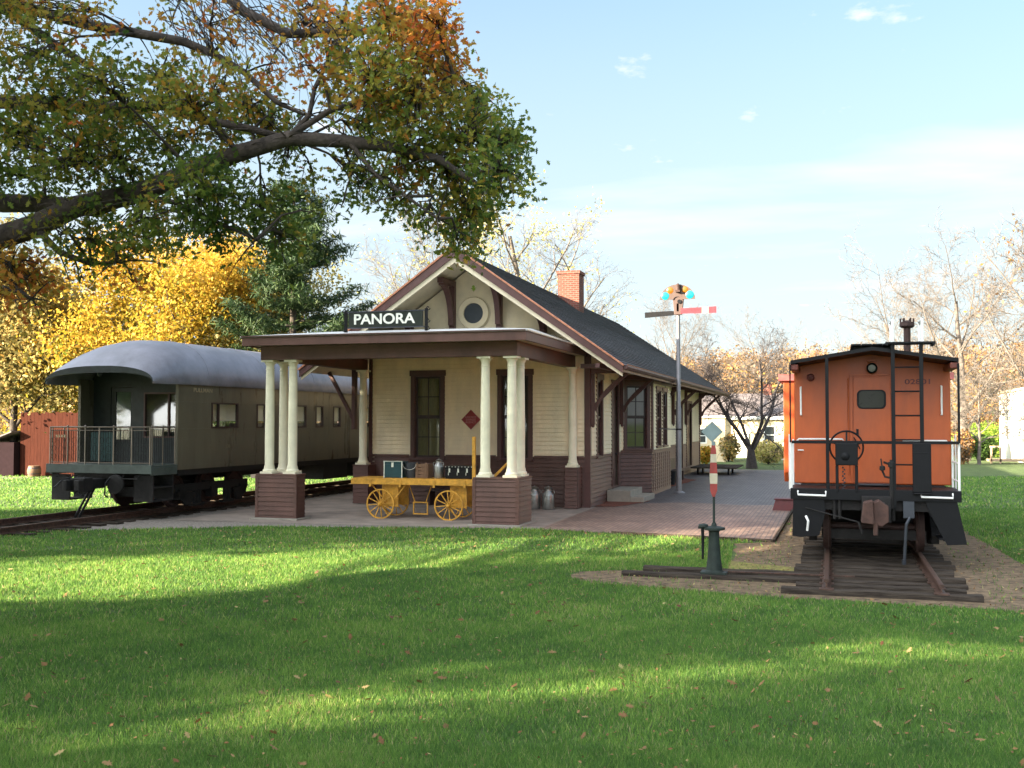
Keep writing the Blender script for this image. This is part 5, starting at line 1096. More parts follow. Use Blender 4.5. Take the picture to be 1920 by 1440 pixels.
def house(label, cat, x0, x1, y0, y1, h, rh, wm, rm, wins, group=None, gable='x', chim=False):
    t = T('house', label, cat, ((x0 + x1) / 2, y0, 0), 0, group)
    bk_ = MB(front_ := (lambda u, w, z: (u, y0 - w, z))); w_ = MB(front_)
    siding(w_, x0, x1, 0, h, .2, .015); w_.xf = lambda u, w, z: (x0 - w, u, z); siding(w_, y0, y1, 0, h, .2, .015); w_.xf = lambda u, w, z: (x1 + w, u, z); siding(w_, y0, y1, 0, h, .2, .015); w_.xf = None; w_.box(x0 + .01, x1 - .01, y0 + .01, y1, 0, h)
    if gable == 'y' and rh: w_.prism([(x0, h), (x1, h), ((x0 + x1) / 2, h + rh - .1)], y0 + .0, y1)
    w_.build('wall', wm, t)
    if rh:
        b = MB(); o_ = .35
        if gable == 'x':
            ym = (y0 + y1) / 2
            for ya in (y0, y1):
                s = -1 if ya == y0 else 1; ye = ya + s * o_
                b.add([(x0 - o_, ye, h - .15), (x1 + o_, ye, h - .15), (x1 + o_, ym, h + rh), (x0 - o_, ym, h + rh), (x0 - o_, ye, h - .30), (x1 + o_, ye, h - .30), (x1 + o_, ym, h + rh - .15), (x0 - o_, ym, h + rh - .15)], [(0, 1, 2, 3), (7, 6, 5, 4), (0, 4, 5, 1), (1, 5, 6, 2), (3, 7, 4, 0)])
        else:
            xm = (x0 + x1) / 2
            for xa in (x0, x1):
                s = -1 if xa == x0 else 1; xe = xa + s * o_
                b.add([(xe, y0 - o_, h - .2), (xe, y1 + o_, h - .2), (xm, y1 + o_, h + rh), (xm, y0 - o_, h + rh), (xe, y0 - o_, h - .35), (xe, y1 + o_, h - .35), (xm, y1 + o_, h + rh - .15), (xm, y0 - o_, h + rh - .15)], [(0, 1, 2, 3), (7, 6, 5, 4), (0, 4, 5, 1), (0, 3, 7, 4), (1, 5, 6, 2)])
        rf_ = b.build('roof', rm, t)
        if chim: MB().box((x0 + x1) / 2 - .3, (x0 + x1) / 2 + .3, (y0 + y1) / 2 - .3, (y0 + y1) / 2 + .3, h + rh - .5, h + rh + .7).build('chimney', M['chimneyx'], rf_)
        if gable == 'x': MB().box(x0 - .3, x1 + .3, y0 - .37, y0 - .34, h - .35, h - .12).build('fascia', M['white'], t)
    else:
        MB().box(x0 - .12, x1 + .12, y0 - .12, y1 + .1, h, h + .14).build('roof', rm, t)
    for (a, c, zb, zt) in wins:
        f = MB(); f.box(a - .09, c + .09, y0 - .05, y0 - .012, zb - .09, zt + .09); f.box(a, c, y0 - .07, y0 - .051, (zb + zt) / 2 - .02, (zb + zt) / 2 + .02); wo = f.build('window', M['white'], t)
        MB().box(a, c, y0 - .056, y0 - .0505, zb, zt).build('pane', M['carend'], wo)
    return t
g1 = ground(1395, 80)
house('cream yellow house with dark roof behind the spreading bare tree', 'house', g1.x - 3.4, g1.x + 6.5, g1.y, g1.y + 7, 3.0, 1.7, M['housec'], M['houseroof'], [(g1.x - 2.6, g1.x - 1.8, .9, 2.2), (g1.x + 1.5, g1.x + 2.2, .9, 2.1), (g1.x + 3.6, g1.x + 4.3, .9, 2.1)], chim=True)
g2 = ground(1391, 74)
house('small white outbuilding standing left of the spreading bare tree trunk', 'outbuilding', g2.x - .65, g2.x + .45, g2.y, g2.y + 2, 1.65, 0, M['housew'], M['housec'], [])
g3 = ground(1418, 150)
house('tiny white gabled house far off on the hillside above the cream house', 'house', g3.x - 1.0, g3.x + 1.4, g3.y, g3.y + 6, 4.2, 1.6, M['housew'], M['houseroof'], [(g3.x - .4, g3.x + .4, 3.2, 4.0)], gable='y')
g3b = ground(1372, 130)
house('white house with grey roof just left of the tiny hillside house', 'house', g3b.x - 2.0, g3b.x + 2, g3b.y, g3b.y + 6, 2.6, 1.5, M['housew'], M['houseroof'], [(g3b.x - 1, g3b.x - .2, 1.6, 2.4), (g3b.x + .4, g3b.x + 1.2, 1.6, 2.4)])
g3c = ground(1335, 66)
house('low pale yellow garage at the far end of the paving beside the depot', 'garage', g3c.x - 1.6, g3c.x + .8, g3c.y, g3c.y + 4, 2.7, 0, M['housec'], M['housew'], [(g3c.x - .9, g3c.x - .4, 1.2, 2.0)])
t = house('plain two storey white building at the right edge beyond the lawn', 'building', 11.0, 17, 70.4, 80, 4.4, 0, M['housew'], M['housec'], [(11.4, 11.9, 1.15, 2.15), (11.4, 11.9, .35, .9), (12.7, 13.3, 2.4, 2.8)])
t = T('wooden_stoop', 'low tan timber stoop and railing in front of the white building', 'stoop', (9.7, 69.6, 0))
MB().box(8.9, 12.5, 69.2, 70.2, .12, .26).build('deck', M['stoop'], t); MB().box(8.95, 9.6, 69.2, 69.25, .95, 1.05).build('rail', M['stoop'], t)
for x in (9.0, 9.5): MB().box(x, x + .1, 69.2, 69.3, .0, .95).build('post', M['stoop'], t)
t = T('picket_fence', 'pale picket fence behind the bare tree trunk to its right', 'fence', (-3.2, 66, 0))
gp = ground(1425, 68); b = MB()
for i in range(26): b.box(gp.x + i * .13, gp.x + i * .13 + .08, gp.y, gp.y + .02, .05, 1.05)
b.box(gp.x, gp.x + 3.4, gp.y + .021, gp.y + .05, .3, .36); b.box(gp.x, gp.x + 3.4, gp.y + .021, gp.y + .05, .8, .86); b.build('pickets', M['housew'], t)

# ------------------------------------------------------------------ the big oak
OX, OY = -15.0, 5.2; oak = T('oak_tree', 'large oak with thick dark limbs and green and rusty leaves overhanging from the left', 'tree', (OX, OY, 0))
orng = random.Random(21); onr = np.random.default_rng(21)
limbs = [  # photo pixels with distance ahead, radius
    ([(-1000, 620, 12.6), (-500, 560, 12.3), (-60, 462, 12.0), (60, 425, 11.9), (150, 385, 11.8), (260, 362, 11.6), (360, 315, 11.4), (450, 282, 11.2), (540, 258, 11.1), (640, 262, 11.0), (740, 275, 10.9), (830, 300, 10.8), (900, 350, 10.8)], .26, .025),
    ([(-1000, 600, 12.8), (-400, 430, 12.9), (-60, 378, 12.7), (80, 374, 12.4), (180, 392, 12.0), (260, 362, 11.7)], .17, .09),
    ([(-1000, 560, 12.4), (-500, 300, 12.8), (-60, 192, 12.9), (110, 196, 12.7), (200, 205, 12.5), (300, 204, 12.3), (390, 222, 12.1), (470, 240, 11.9), (560, 265, 11.8)], .15, .035),
    ([(-1000, 540, 12.5), (-500, 120, 12.6), (-60, -10, 12.4), (70, 18, 12.2), (170, 40, 12.0), (260, 64, 11.9), (340, 84, 11.8), (400, 104, 11.7), (460, 140, 11.6), (520, 190, 11.5), (570, 215, 11.4)], .14, .02),
    ([(-60, -6, 12.4), (20, 30, 12.7), (90, 75, 13.0), (150, 110, 13.2), (200, 140, 13.3)], .07, .02),
    ([(200, -120, 12.8), (400, -30, 12.4), (460, 25, 12.2), (540, 60, 12.0), (640, 70, 11.8), (740, 60, 11.7), (810, 50, 11.6)], .09, .02),
    ([(540, 258, 11.1), (575, 215, 11.2), (590, 165, 11.3), (612, 105, 11.4), (640, 40, 11.5), (660, -40, 11.6)], .022, .014),
    ([(540, 258, 11.1), (620, 210, 11.0), (700, 190, 10.9), (780, 170, 10.8), (850, 140, 10.8)], .03, .012),
    ([(640, 262, 11.0), (700, 320, 10.8), (760, 370, 10.7), (820, 410, 10.6)], .024, .010),
    ([(260, 362, 11.6), (330, 380, 11.4), (400, 420, 11.2), (480, 450, 11.1)], .03, .012),
    ([(60, 425, 11.9), (110, 470, 11.7), (170, 500, 11.6), (220, 490, 11.5)], .04, .012),
    ([(-60, 460, 12), (-20, 510, 11.8), (30, 540, 11.7), (60, 560, 11.6)], .04, .012),
]
out = []; limbpts = []
for pl, ra, rb_ in limbs:
    p3 = [at(*q) for q in pl]; fine = []
    for i in range(len(p3) - 1):
        a, b_, = p3[i], p3[i + 1]; n = max(1, int((b_ - a).length / .45))
        for k in range(n): fine.append(a.lerp(b_, k / n) + Vector((orng.gauss(0, .02), orng.gauss(0, .02), orng.gauss(0, .025))))
    fine.append(p3[-1]); N = len(fine)
    rs = [ra * .85 * (1 - i / (N - 1)) ** .75 + rb_ * .8 for i in range(N)]; out.append((0, fine, rs)); limbpts += [(p, r) for p, r in zip(fine, rs)]
crot = Vector((OX, OY, 0))
out.append((0, [crot + Vector((0, 0, -.2)), crot + Vector((.03, 0, .3)), crot + Vector((0, 0, 1.2)), crot + Vector((.1, .05, 2.4)), crot + Vector((.2, 0, 4)), crot + Vector((.1, .2, 6.5)), crot + Vector((-.2, .3, 9.5)), crot + Vector((.1, .1, 13))], [.85, .62, .52, .48, .42, .3, .18, .05]))
for pl, ra, rb_ in limbs[:4]:
    s_ = at(*pl[0]); out.append((0, [crot + Vector((0, 0, 2.2)), crot.lerp(s_, .5) + Vector((0, 0, 1.6 + .0)), s_], [ra * 1.4, ra * 1.25, ra * 1.05]))
branchmesh('trunk', out, M['bark'], oak, sides=(12,))
# foliage masses seen in the picture: (px, py, radius px, density, tint)
blobs = [(880, 420, 60, 1.3, .35), (930, 330, 65, 1.1, .22), (900, 260, 70, 1.3, .3), (950, 270, 45, .8, .15), (840, 330, 70, 1.3, .4), (770, 300, 65, 1.0, .45), (850, 190, 70, 1.2, .4), (900, 200, 45, .6, .2), (770, 200, 80, 1.5, .5), (700, 250, 60, .8, .35),
         (790, 110, 70, 1.2, .75), (840, 100, 38, .5, .9), (700, 150, 75, 1.1, .55), (730, 50, 80, 1.2, .6), (820, 30, 55, .9, .85), (650, 90, 60, .7, .5), (640, 180, 50, .5, .5), (700, 350, 50, .7, .15), (740, 390, 35, .4, .2), (660, 300, 40, .5, .3),
         (590, 330, 30, .25, .3), (480, 210, 60, .9, .4), (420, 160, 50, .6, .5), (360, 200, 60, 1.0, .45), (300, 150, 70, .9, .4), (240, 220, 70, 1.0, .45), (180, 150, 80, .8, .35), (110, 200, 80, 1.1, .4), (50, 120, 70, .7, .45), (40, 250, 70, 1.1, .3), (120, 300, 80, 1.2, .3),
         (220, 300, 70, 1.0, .25), (320, 280, 60, .8, .2), (420, 270, 50, .6, .4), (510, 240, 50, .8, .45), (250, 420, 55, .7, .2), (170, 450, 60, .8, .3), (230, 470, 45, .5, .45), (110, 440, 35, .4, .3), (340, 400, 60, .9, .15), (420, 370, 60, 1.1, .12),
         (490, 400, 60, 1.1, .08), (530, 450, 45, .9, .1), (400, 430, 45, .7, .1), (20, 500, 50, 1.2, .8), (60, 530, 35, .9, .75), (10, 560, 30, .7, .7), (300, 450, 45, .6, .35), (150, 20, 60, .4, .6), (60, 20, 60, .5, .5), (30, 330, 50, .8, .25), (560, 20, 40, .2, .8), (480, 40, 60, .12, .9), (400, 30, 60, .12, .85),
         (560, 120, 50, .14, .85), (500, 140, 45, .12, .8), (440, 90, 45, .08, .85), (320, 40, 40, .1, .8), (640, 390, 16, .12, .2), (600, 400, 18, .12, .3), (250, 530, 18, .2, .8), (150, 530, 20, .25, .7), (20, 20, 60, .6, .4), (970, 340, 25, .3, .15), (860, 460, 35, .7, .3), (800, 400, 40, .6, .25), (600, 60, 60, .6, .7), (540, 300, 40, .4, .3), (380, 330, 45, .7, .2)]
PP, TT, twigs = [], [], []
lp = np.array([tuple(p) for p, r in limbpts])
for (px, py, r, dn, tn) in blobs:
    d = orng.uniform(10.4, 12.6); c = at(px, py, d); R = r / F * d; nt = int(2 + 40 * dn * (R / .38) ** 1.6)
    near = lp[np.argsort(np.linalg.norm(lp - np.array(c), axis=1))[:6]]
    s_ = Vector(near[0]); mid = s_.lerp(c, .55) + Vector((orng.gauss(0, .12), orng.gauss(0, .12), .12))
    twigs.append((1, [s_, s_.lerp(mid, .5), mid, mid.lerp(c, .5) + Vector((0, 0, .04)), c], [.020, .017, .013, .010, .006]))
    for k in range(nt):
        v = Vector((orng.gauss(0, 1), orng.gauss(0, 1), orng.gauss(0, 1))).normalized() * R * (orng.random() ** .45) * 1.05; v.y *= 1.6
        e_ = c + v; st_ = mid.lerp(c, orng.random()); 
        twigs.append((2, [st_, st_.lerp(e_, .5) + Vector((0, 0, .05)), e_, e_ + Vector((orng.gauss(0, .06), orng.gauss(0, .06), -orng.random() * .12))], [.010, .007, .005, .003]))
        nl = orng.randint(12, 19); cl = tn * .92 + .04 + orng.gauss(0, .16)
        q = np.array(e_) + onr.normal(size=(nl, 3)) * .10; PP.append(q); TT.append(np.clip(cl + onr.normal(size=nl) * .10, 0, 1))
for k in range(420):   # bare hanging twigs
    p, r = limbpts[orng.randrange(len(limbpts))]
    if r > .16: continue
    L = orng.uniform(.15, .6); a = Vector((orng.gauss(0, .6), orng.gauss(0, .6), orng.uniform(-.55, .5))).normalized()
    twigs.append((2, [p, p + a * L * .35, p + a * L * .7 + Vector((0, 0, -.05 * L)), p + a * L + Vector((0, 0, -.18 * L))], [.012, .009, .006, .003]))
for k in range(120):   # reddish tangle of drooping twigs at the top
    s_ = at(orng.uniform(300, 600), orng.uniform(-40, 60), orng.uniform(11.5, 12.8)); e_ = s_ + Vector((orng.uniform(.1, .9), orng.uniform(-.3, .3), orng.uniform(-1.1, -.2)))
    twigs.append((2, [s_, s_.lerp(e_, .33), s_.lerp(e_, .66) + Vector((.05, 0, .0)), e_], [.007, .0055, .004, .002]))
    q = np.array(e_) + onr.normal(size=(2, 3)) * .12
    if k % 2: PP.append(q); TT.append(np.full(2, .78))
# rest of the crown, outside the picture, so that it stands and throws shade as a whole tree
for k in range(1300):
    a = orng.uniform(0, 6.283); rr_ = 9.0 * math.sqrt(orng.random()); zc = orng.uniform(5.8, 13.5)
    if rr_ > 9.2 * math.sqrt(max(.05, 1 - ((zc - 8) / 6.5) ** 2)): continue
    c = Vector((OX + rr_ * math.cos(a), OY + rr_ * math.sin(a), zc)); v = c - Vector((0, 0, CAMH)); dep = v.dot(fw)
    if dep > .5:
        px, py = 960 + F * v.dot(rt) / dep, 720 - F * v.dot(up) / dep
        if -60 < px < 2000 and -80 < py < 1500: continue
    n = 34; PP.append(np.array(c) + onr.normal(size=(n, 3)) * .36); TT.append(np.clip(onr.normal(.4, .2, n), 0, 1))
    in_ = Vector((OX, OY, 0)); s_ = Vector((OX + (c.x - OX) * .45, OY + (c.y - OY) * .45, max(4, zc - 1.5))); twigs.append((1, [s_, s_.lerp(c, .5), c], [.05, .03, .01]))
branchmesh('branches', twigs, M['bark'], oak, sides=(8, 5, 3))
PP = np.concatenate(PP); TT = np.concatenate(TT)
leaves('crown', PP, .074, M['oakleaf'], TT, OAK, oak, onr, origin=(OX, OY, 0))

# ------------------------------------------------------------------ other trees
LEAFY = dict(lev=3, seg=[7, 5, 4, 3], wob=[.06, .14, .2, .25], trop=[.05, .05, .03, .0], kids=[11, 7, 5], ang=[.95, .8, .7], len=[.62, .5, .5], start=[.22, .2, .2], rad=.5, trunkf=.8)
BARE = dict(lev=4, seg=[8, 6, 5, 4, 3], wob=[.05, .10, .13, .16, .2], trop=[.04, .06, .06, .04, .02], kids=[10, 8, 7, 6], ang=[.60, .6, .6, .6], len=[.72, .52, .5, .5], start=[.25, .2, .15, .1], rad=.5, trunkf=.78, rmin=.012)
def tt(name, label, px, d, top, seed, P=LEAFY, **k):
    g = ground(px, d); H = at(px, top, d).z
    return tree(name, label, g, H, P, seed=seed, **k)
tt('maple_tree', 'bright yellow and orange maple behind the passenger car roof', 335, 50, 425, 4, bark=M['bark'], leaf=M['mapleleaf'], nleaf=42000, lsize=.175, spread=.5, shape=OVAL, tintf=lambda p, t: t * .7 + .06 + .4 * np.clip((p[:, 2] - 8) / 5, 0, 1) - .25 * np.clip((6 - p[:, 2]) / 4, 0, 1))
tt('maple_tree', 'smaller yellow green maple at the left of the bright maple', 215, 56, 540, 5, bark=M['bark'], leaf=M['mapleleaf'], nleaf=24000, lsize=.17, spread=.5, shape=OVAL, tintf=lambda p, t: t * .8)
tt('maple_tree', 'olive green maple in front of the pine at the right of the bright maple', 425, 52, 450, 9, bark=M['bark'], leaf=M['goldleaf'], nleaf=24000, lsize=.17, spread=.5, shape=OVAL, tintf=lambda p, t: t * .7)
SLIM = dict(LEAFY, ang=[.6, .7, .7], len=[.42, .5, .5])
tt('birch_tree', 'tall pale olive and gold tree at the left edge behind the fence', 30, 48, 470, 12, SLIM, bark=M['bark'], leaf=M['goldleaf'], nleaf=20000, lsize=.19, spread=.5)
tt('birch_tree', 'thin olive gold tree behind the red fence between two others', 100, 54, 520, 13, SLIM, bark=M['bark'], leaf=M['goldleaf'], nleaf=16000, lsize=.19, spread=.6)
tt('birch_tree', 'olive gold tree mostly cut by the left edge of the photo', -45, 50, 420, 14, SLIM, bark=M['bark'], leaf=M['goldleaf'], nleaf=14000, lsize=.2, spread=.5)
# pine
def pine(px, d, top, seed, label):
    g = ground(px, d); H = at(px, top, d).z; rng = random.Random(seed); nr = np.random.default_rng(seed); root = T('pine_tree', label, 'tree', g)
    out = [(0, [g + Vector((0, 0, H * k / 8)) for k in range(9)], [.28 * (1 - k / 8.5) for k in range(9)])]; PPn = []; z = 1.8
    while z < H - .5:
        L = min(3.1, (H - z) * .42 + .4) * rng.uniform(.8, 1.1)
        for k in range(6):
            a = rng.uniform(0, 6.28); d_ = Vector((math.cos(a), math.sin(a), .12)); l_ = L * rng.uniform(.6, 1.35); p0 = g + Vector((0, 0, z + rng.uniform(-.15, .15)))
            pts = [p0 + d_ * l_ * t + Vector((0, 0, -.25 * math.sin(t * 3.1) + .35 * t * t)) for t in (0, .25, .5, .75, 1)]; out.append((2, pts, [.05, .04, .03, .02, .01]))
            for t in np.linspace(.3, 1, int(5 + l_ * 3)):
                c = p0 + d_ * l_ * t + Vector((0, 0, -.25 * math.sin(t * 3.1) + .35 * t * t)); w_ = .42 * (1.25 - t)
                PPn.append(np.array(c) + nr.normal(size=(46, 3)) * np.array([.20 + w_ * .5, .20 + w_ * .5, .07]))
        z += rng.uniform(.72, .95)
    branchmesh('trunk', out, M['bark'], root, sides=(8, 5, 4)); PPn = np.concatenate(PPn)
    leaves('crown', PPn, .26, M['needle'], nr.random(len(PPn)), np.array([(0, -.5), (.07, 0), (0, .5), (-.07, 0)]) * 1.3, root, nr, origin=tuple(g))
pine(548, 46, 330, 3, 'dark green pine with layered boughs left of the PANORA sign')
# behind the depot
tt('elm_tree', 'half bare tree with pale yellow leaves rising behind the depot ridge', 985, 72, 330, 22, dict(LEAFY, lev=4, kids=[10, 6, 5, 3], seg=[7, 5, 4, 3, 3], len=[.5, .5, .5, .5], ang=[.6, .7, .7, .7]), bark=M['palebark'], leaf=M['paleleaf'], nleaf=2600, lsize=.2, spread=.35)
tt('elm_tree', 'pale bare twiggy tree directly behind the brick chimney', 1050, 92, 400, 23, dict(BARE, kids=[9, 6, 6, 5], len=[.5, .5, .5, .5], ang=[.5, .55, .6, .6]), bark=M['palebark'])
tt('elm_tree', 'faint thin tree with few pale leaves left of the gable', 790, 84, 450, 24, BARE, bark=M['palebark'], leaf=M['paleleaf'], nleaf=900, lsize=.25, spread=.3)
tt('elm_tree', 'faint distant bare tree behind the semaphore pole', 1262, 130, 590, 25, BARE, bark=M['palebark'])
tt('elm_tree', 'small faint bare tree top showing above the hill wood', 1440, 150, 620, 29, BARE, bark=M['palebark'])
# spreading dark bare tree
APP = dict(lev=5, seg=[2, 8, 6, 5, 4, 3], wob=[.03, .09, .17, .22, .26, .3], trop=[0, .07, .03, .02, .0, 0], kids=[5, 8, 6, 5, 3], ang=[.62, .8, .75, .8, .8], len=[4.7, .40, .52, .55, .55], start=[.6, .25, .15, .1, .1], rad=.52, trunkf=.22, rmin=.009, taper=.55)
tt('bare_tree', 'dark bare spreading tree with forked trunk beyond the end of the paving', 1409, 56, 655, 33, APP, bark=M['darkbark'], r0_=.33)
tt('bare_tree', 'tall pale bare tree with rounded twiggy crown behind the caboose', 1812, 68, 470, 36, dict(BARE, lev=4, kids=[13, 9, 7, 5], len=[.66, .5, .5, .5], ang=[.75, .65, .6, .6], start=[.18, .15, .1, .1]), bark=M['palebark'], r0_=.27)
tt('bare_tree', 'leaning pale bare tree left of the tall rounded one behind the caboose', 1750, 74, 510, 37, dict(BARE, kids=[9, 7, 6, 5]), bark=M['palebark'], r0_=.2, d0=(-.22, 0, 1))
tt('bare_tree', 'bare tree with a few rusty leaves cut by the right edge', 1958, 60, 440, 39, BARE, bark=M['palebark'], leaf=M['wood_far'], nleaf=500, lsize=.25, spread=.3)
tt('bare_tree', 'tangled low bare tree behind the right corner of the caboose', 1835, 62, 690, 41, dict(BARE, ang=[.9, .8, .7, .7]), bark=M['palebark'])
def bush(name, label, px, d, w, h, m, n, seed, ls=.16):
    g = ground(px, d); nr = np.random.default_rng(seed); root = T(name, label, 'bush', g)
    v = nr.normal(size=(n, 3)); v /= np.linalg.norm(v, axis=1)[:, None]; lump = 1 + .18 * np.sin(v[:, 0] * 5 + seed) * np.cos(v[:, 1] * 4 + v[:, 2] * 5)
    P_ = v * (nr.random(n)[:, None] ** .3) * lump[:, None] * np.array([w, w, h / 2]) + np.array([g.x, g.y, h / 2 + .05]); P_[:, 2] = np.maximum(P_[:, 2], .04)
    rng = random.Random(seed); out = []
    for k in range(14):
        a = rng.uniform(0, 6.28); e_ = g + Vector((math.cos(a) * w * .7, math.sin(a) * w * .7, h * rng.uniform(.5, .9))); out.append((2, [g.copy(), g.lerp(e_, .5) + Vector((0, 0, .1)), e_], [.03, .02, .008]))
    branchmesh('stems', out, M['darkbark'], root, sides=(4, 4, 4)); leaves('foliage', P_, ls, m, nr.random(n), DIA, root, nr, origin=tuple(g))
bush('shrub', 'bright lime green shrub behind the dark rounded bush near the white building', 1850, 76, 2.2, 2.4, M['lime'], 5000, 1)
bush('shrub', 'dark rounded bush standing on the lawn left of the white building', 1838, 69, 1.0, 1.6, M['hedge'], 4000, 2)
bush('shrub', 'rusty brown shrub just right of the caboose corner', 1806, 62, .55, 2.0, M['wood_far'], 1600, 3)
bush('shrub', 'green shrub behind the diamond switch target at the end of the paving', 1366, 66, .7, 1.7, M['goldleaf'], 1800, 4)
bush('shrub', 'grey green shrub right of the forked bare tree', 1440, 62, 1.1, 1.3, M['paleleaf'], 2200, 5)
bush('shrub', 'yellow orange bush beside the far corner of the depot', 1322, 62, .5, 1.0, M['mapleleaf'], 1500, 6)
# shade trees behind the camera and to its left
def shade(label, x, y, H, Rr, zb_, n, seed):
    rng = random.Random(seed); nr = np.random.default_rng(seed); root = T('shade_tree', label, 'tree', (x, y, 0)); g = Vector((x, y, 0)); out = [(0, [g + Vector((0, 0, H * k / 6)) for k in range(7)], [.45 * (1 - k / 7) for k in range(7)])]; PPs = []
    for k in range(n):
        a = rng.uniform(0, 6.28); zc = rng.uniform(zb_, H); t_ = (zc - zb_) / (H - zb_); rmax = Rr * math.sqrt(max(.03, 1 - (2 * t_ - .9) ** 2)) if t_ < .95 else .5; rr_ = rmax * math.sqrt(rng.random())
        c = Vector((x + rr_ * math.cos(a), y + rr_ * math.sin(a), zc)); s_ = Vector((x, y, max(2, zc - rr_ * .6))); out.append((1, [s_, s_.lerp(c, .5) + Vector((0, 0, .2)), c], [.09, .05, .015])); PPs.append(np.array(c) + nr.normal(size=(26, 3)) * .5)
    branchmesh('trunk', out, M['bark'], root, sides=(10, 4)); PPs = np.concatenate(PPs); leaves('crown', PPs, .38, M['oakleaf'], nr.random(len(PPs)) * .6, OVAL, root, nr, origin=(x, y, 0))
shade_more = 1
st2 = lambda s_, t_: (SUN_DIR.x * t_ - SUN_DIR.y * s_, SUN_DIR.y * t_ + SUN_DIR.x * s_)
for lab, (s_, t_, H, Rr, zb_, n) in {
    'broad green tree left of the lawn': (26.6, -11, 15, 5.7, 4.0, 650), 'tall tree beyond the left lawn': (26.2, -34, 21, 6.1, 3, 1000),
    'narrow tree far behind the viewer': (12.4, -34, 19, 3.2, 3, 900), 'high crowned tree left of the viewer': (13.8, -20, 15.5, 2.9, 9.3, 300), 'tree behind the viewer on the left': (3.7, -34, 16, 5.0, 3, 1500),
    'broad tree behind the viewer': (-5, -30, 14, 6, 3, 700), 'round tree far behind on the right': (-17, -30, 14, 6.5, 3, 600)}.items():
    shade(lab, *st2(s_, t_), H, Rr, zb_, n, int(abs(s_ * 7)))

# ------------------------------------------------------------------ far woods on the hill
def woods():
    nr = np.random.default_rng(5); Ps, Ts = [], []; k = 0
    spots = []
    for i in range(1500): spots.append((nr.uniform(-150, 110), nr.uniform(112, 270), 1))
    for i in range(150): spots.append((nr.uniform(-110, -16), nr.uniform(84, 105), .8))
    for i in range(90): spots.append((nr.uniform(-9, 30), nr.uniform(92, 115), .62))
    for x, y, sc in spots:
        H = nr.uniform(5, 8.5) * sc; R = H * nr.uniform(.3, .45); z0 = float(hillz(x, y)); n = int(32000 / y)
        v = nr.normal(size=(n, 3)); v /= np.linalg.norm(v, axis=1)[:, None]; v *= (nr.random(n)[:, None] ** .4)
        lump = 1 + .25 * np.sin(v[:, 0:1] * 6 + k) * np.cos(v[:, 2:3] * 7 + k * 2); Ps.append(v * lump * np.array([R, R, H * .5]) + np.array([x, y, z0 + H * .5])); base = nr.choice([.12, .25, .4, .55, .75, .95], p=[.2, .24, .2, .16, .13, .07]); Ts.append(np.clip(base + nr.normal(size=n) * .10, 0, 1)); k += 1
    P_ = np.concatenate(Ps); T_ = np.concatenate(Ts); s_ = .0024 * P_[:, 1] + .05
    o = leaves('hillside_woods', P_, s_, M['wood_far'], T_, DIA, None, nr); o['kind'] = 'stuff'
woods()

# ------------------------------------------------------------------ grass
def inpoly(x, y, poly):
    c = np.zeros(len(x), bool); j = len(poly) - 1
    for i in range(len(poly)):
        xi, yi = poly[i]; xj, yj = poly[j]
        t = ((yi > y) != (yj > y)) & (x < (xj - xi) * (y - yi) / (yj - yi + 1e-12) + xi); c ^= t; j = i
    return c
def scatter(n, d0, d1, rng, margin=.30):
    n = int(n * 1.48)
    d = np.sqrt(rng.random(n) * (d1 ** 2 - d0 ** 2) + d0 ** 2); s = rng.uniform(-.5 - margin, .5 + margin, n) * (1920 / F) * d
    ch, sh = math.cos(YAW), math.sin(YAW); x = -sh * d + ch * s; y = ch * d + sh * s
    k = ~(inpoly(x, y, DIRT) | inpoly(x, y, PATH)); k |= (rng.random(n) < .035) & inpoly(x, y, DIRT) & (np.abs(x - .65) > 1.4); return x[k], y[k], d[k]
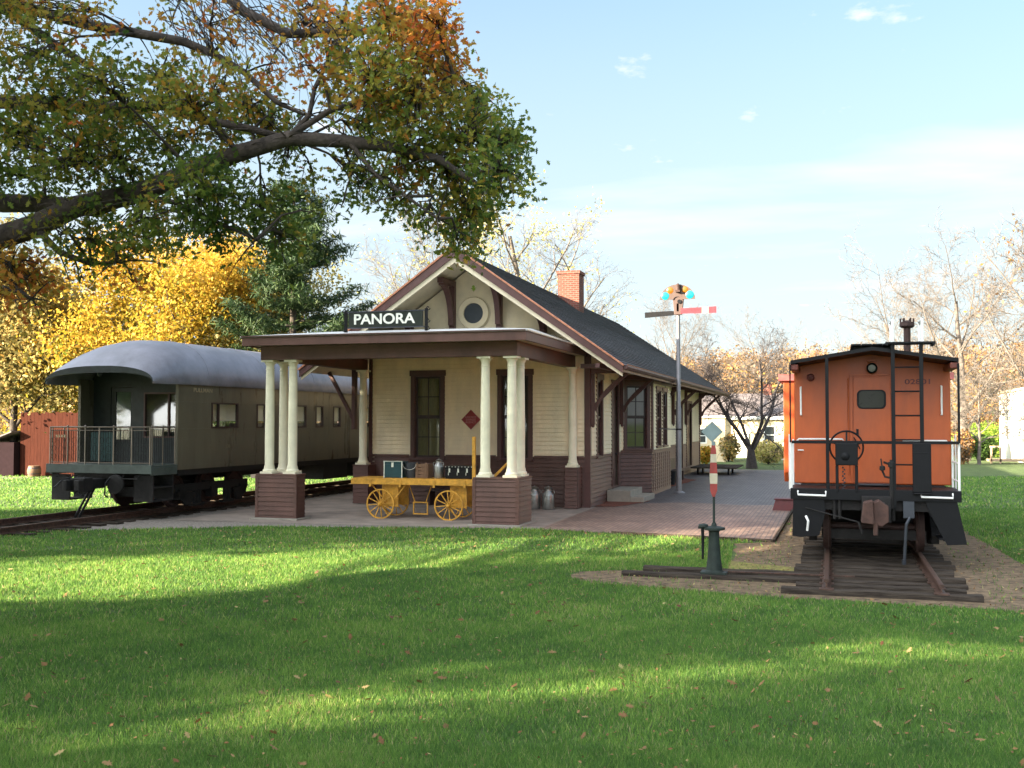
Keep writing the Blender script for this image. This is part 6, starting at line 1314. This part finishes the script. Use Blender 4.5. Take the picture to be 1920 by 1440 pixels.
def grass():
    nr = np.random.default_rng(77); X, Y, Hh, Wd = [], [], [], []
    for n, d0, d1, h, w in ((240000, 4.0, 8, .050, .0055), (200000, 8, 13, .052, .009), (170000, 13, 20, .055, .016), (110000, 20, 30, .06, .028), (60000, 30, 48, .07, .05)):
        x, y, d = scatter(n, d0, d1, nr); X.append(x); Y.append(y); Hh.append(np.full(len(x), h)); Wd.append(np.full(len(x), w))
    x, y, h, w = map(np.concatenate, (X, Y, Hh, Wd)); n = len(x)
    patch = .5 + .28 * np.sin(x * 1.3 + 1.1 * np.sin(y * .9)) * np.cos(y * 1.1 + .6 * x) + .22 * np.sin(x * 3.7 + y * 2.1) * np.sin(y * 4.3 - x)
    h = h * nr.uniform(.55, 1.25, n) * (.85 + .3 * patch); a = nr.uniform(0, 6.283, n); lean = nr.uniform(.1, .95, n) * h; la = nr.uniform(0, 6.283, n)
    c, s = np.cos(a) * w / 2, np.sin(a) * w / 2; z = np.full(n, -.002)
    v = np.stack([np.stack([x - c, y - s, z], 1), np.stack([x + c, y + s, z], 1), np.stack([x + np.cos(la) * lean, y + np.sin(la) * lean, h], 1)], 1)
    cl_ = np.sin(x * 2.9 + 2 * np.sin(y * 1.7)) * np.sin(y * 3.1 + x * .8) + .6 * np.sin(x * 7.3 - y * 5.1)
    tn = np.clip(.12 + .40 * patch + nr.normal(size=n) * .19 + (nr.random(n) < .05 + .05 * (cl_ > .9)) * .6 - .12 * (cl_ < -.8) + .16 * np.clip(np.sin(x * .83 + 1.7 * np.sin(y * .6 + 1)) * np.sin(y * .71 - x * .4) - .35, 0, 1), 0, 1); h *= np.where(nr.random(n) < .03, 1.5, 1.0)
    v[:, 2, 2] = h
    o = npmesh('grass', v.reshape(-1, 3), np.arange(n * 3).reshape(n, 3), M['grass'], tn); o['kind'] = 'stuff'
    x, y, d = scatter(4200, 4.8, 24, nr); cx, cy = nr.uniform(-5, 2, 60), nr.uniform(4, 10, 60)
    x = np.concatenate([x, (cx[:, None] + nr.normal(size=(60, 7)) * .35).ravel()]); y = np.concatenate([y, (cy[:, None] + nr.normal(size=(60, 7)) * .3).ravel()])
    P_ = np.stack([x, y, nr.uniform(.035, .06, len(x))], 1); o = leaves('fallen_leaves', P_, np.where(nr.random(len(P_)) < .16, .08, .032), M['litter'], np.clip(nr.normal(.45, .25, len(x)), 0, 1), OAK, None, nr, flat=.7); o['kind'] = 'stuff'
    # scattered dry leaves and stones on the dirt
    n = 2600; x = nr.uniform(-4, 3.2, n); y = nr.uniform(15, 30, n); k = inpoly(x, y, DIRT) & ((np.abs(x - .65) > 1.2)); x, y = x[k], y[k]
    o = leaves('dirt_litter', np.stack([x, y, np.full(len(x), .018)], 1), .045, M['litter'], nr.random(len(x)), OVAL, None, nr, flat=.8); o['kind'] = 'stuff'
grass()

for nm, gname in (('milk_can', 'milk cans about the porch'), ('maple_tree', 'autumn maples behind the passenger car'), ('birch_tree', 'olive gold trees behind the fence'), ('elm_tree', 'thin pale trees behind the depot'), ('bare_tree', 'bare trees beyond the caboose'), ('house', 'houses beyond the lawn'), ('shrub', 'shrubs beyond the paving and lawn'), ('shade_tree', 'trees around and behind the viewer')):
    for o in bpy.data.objects:
        if o.parent is None and o.name.split('.')[0] == nm and o.get('category') not in ('outbuilding', 'garage', 'building'): o['group'] = gname
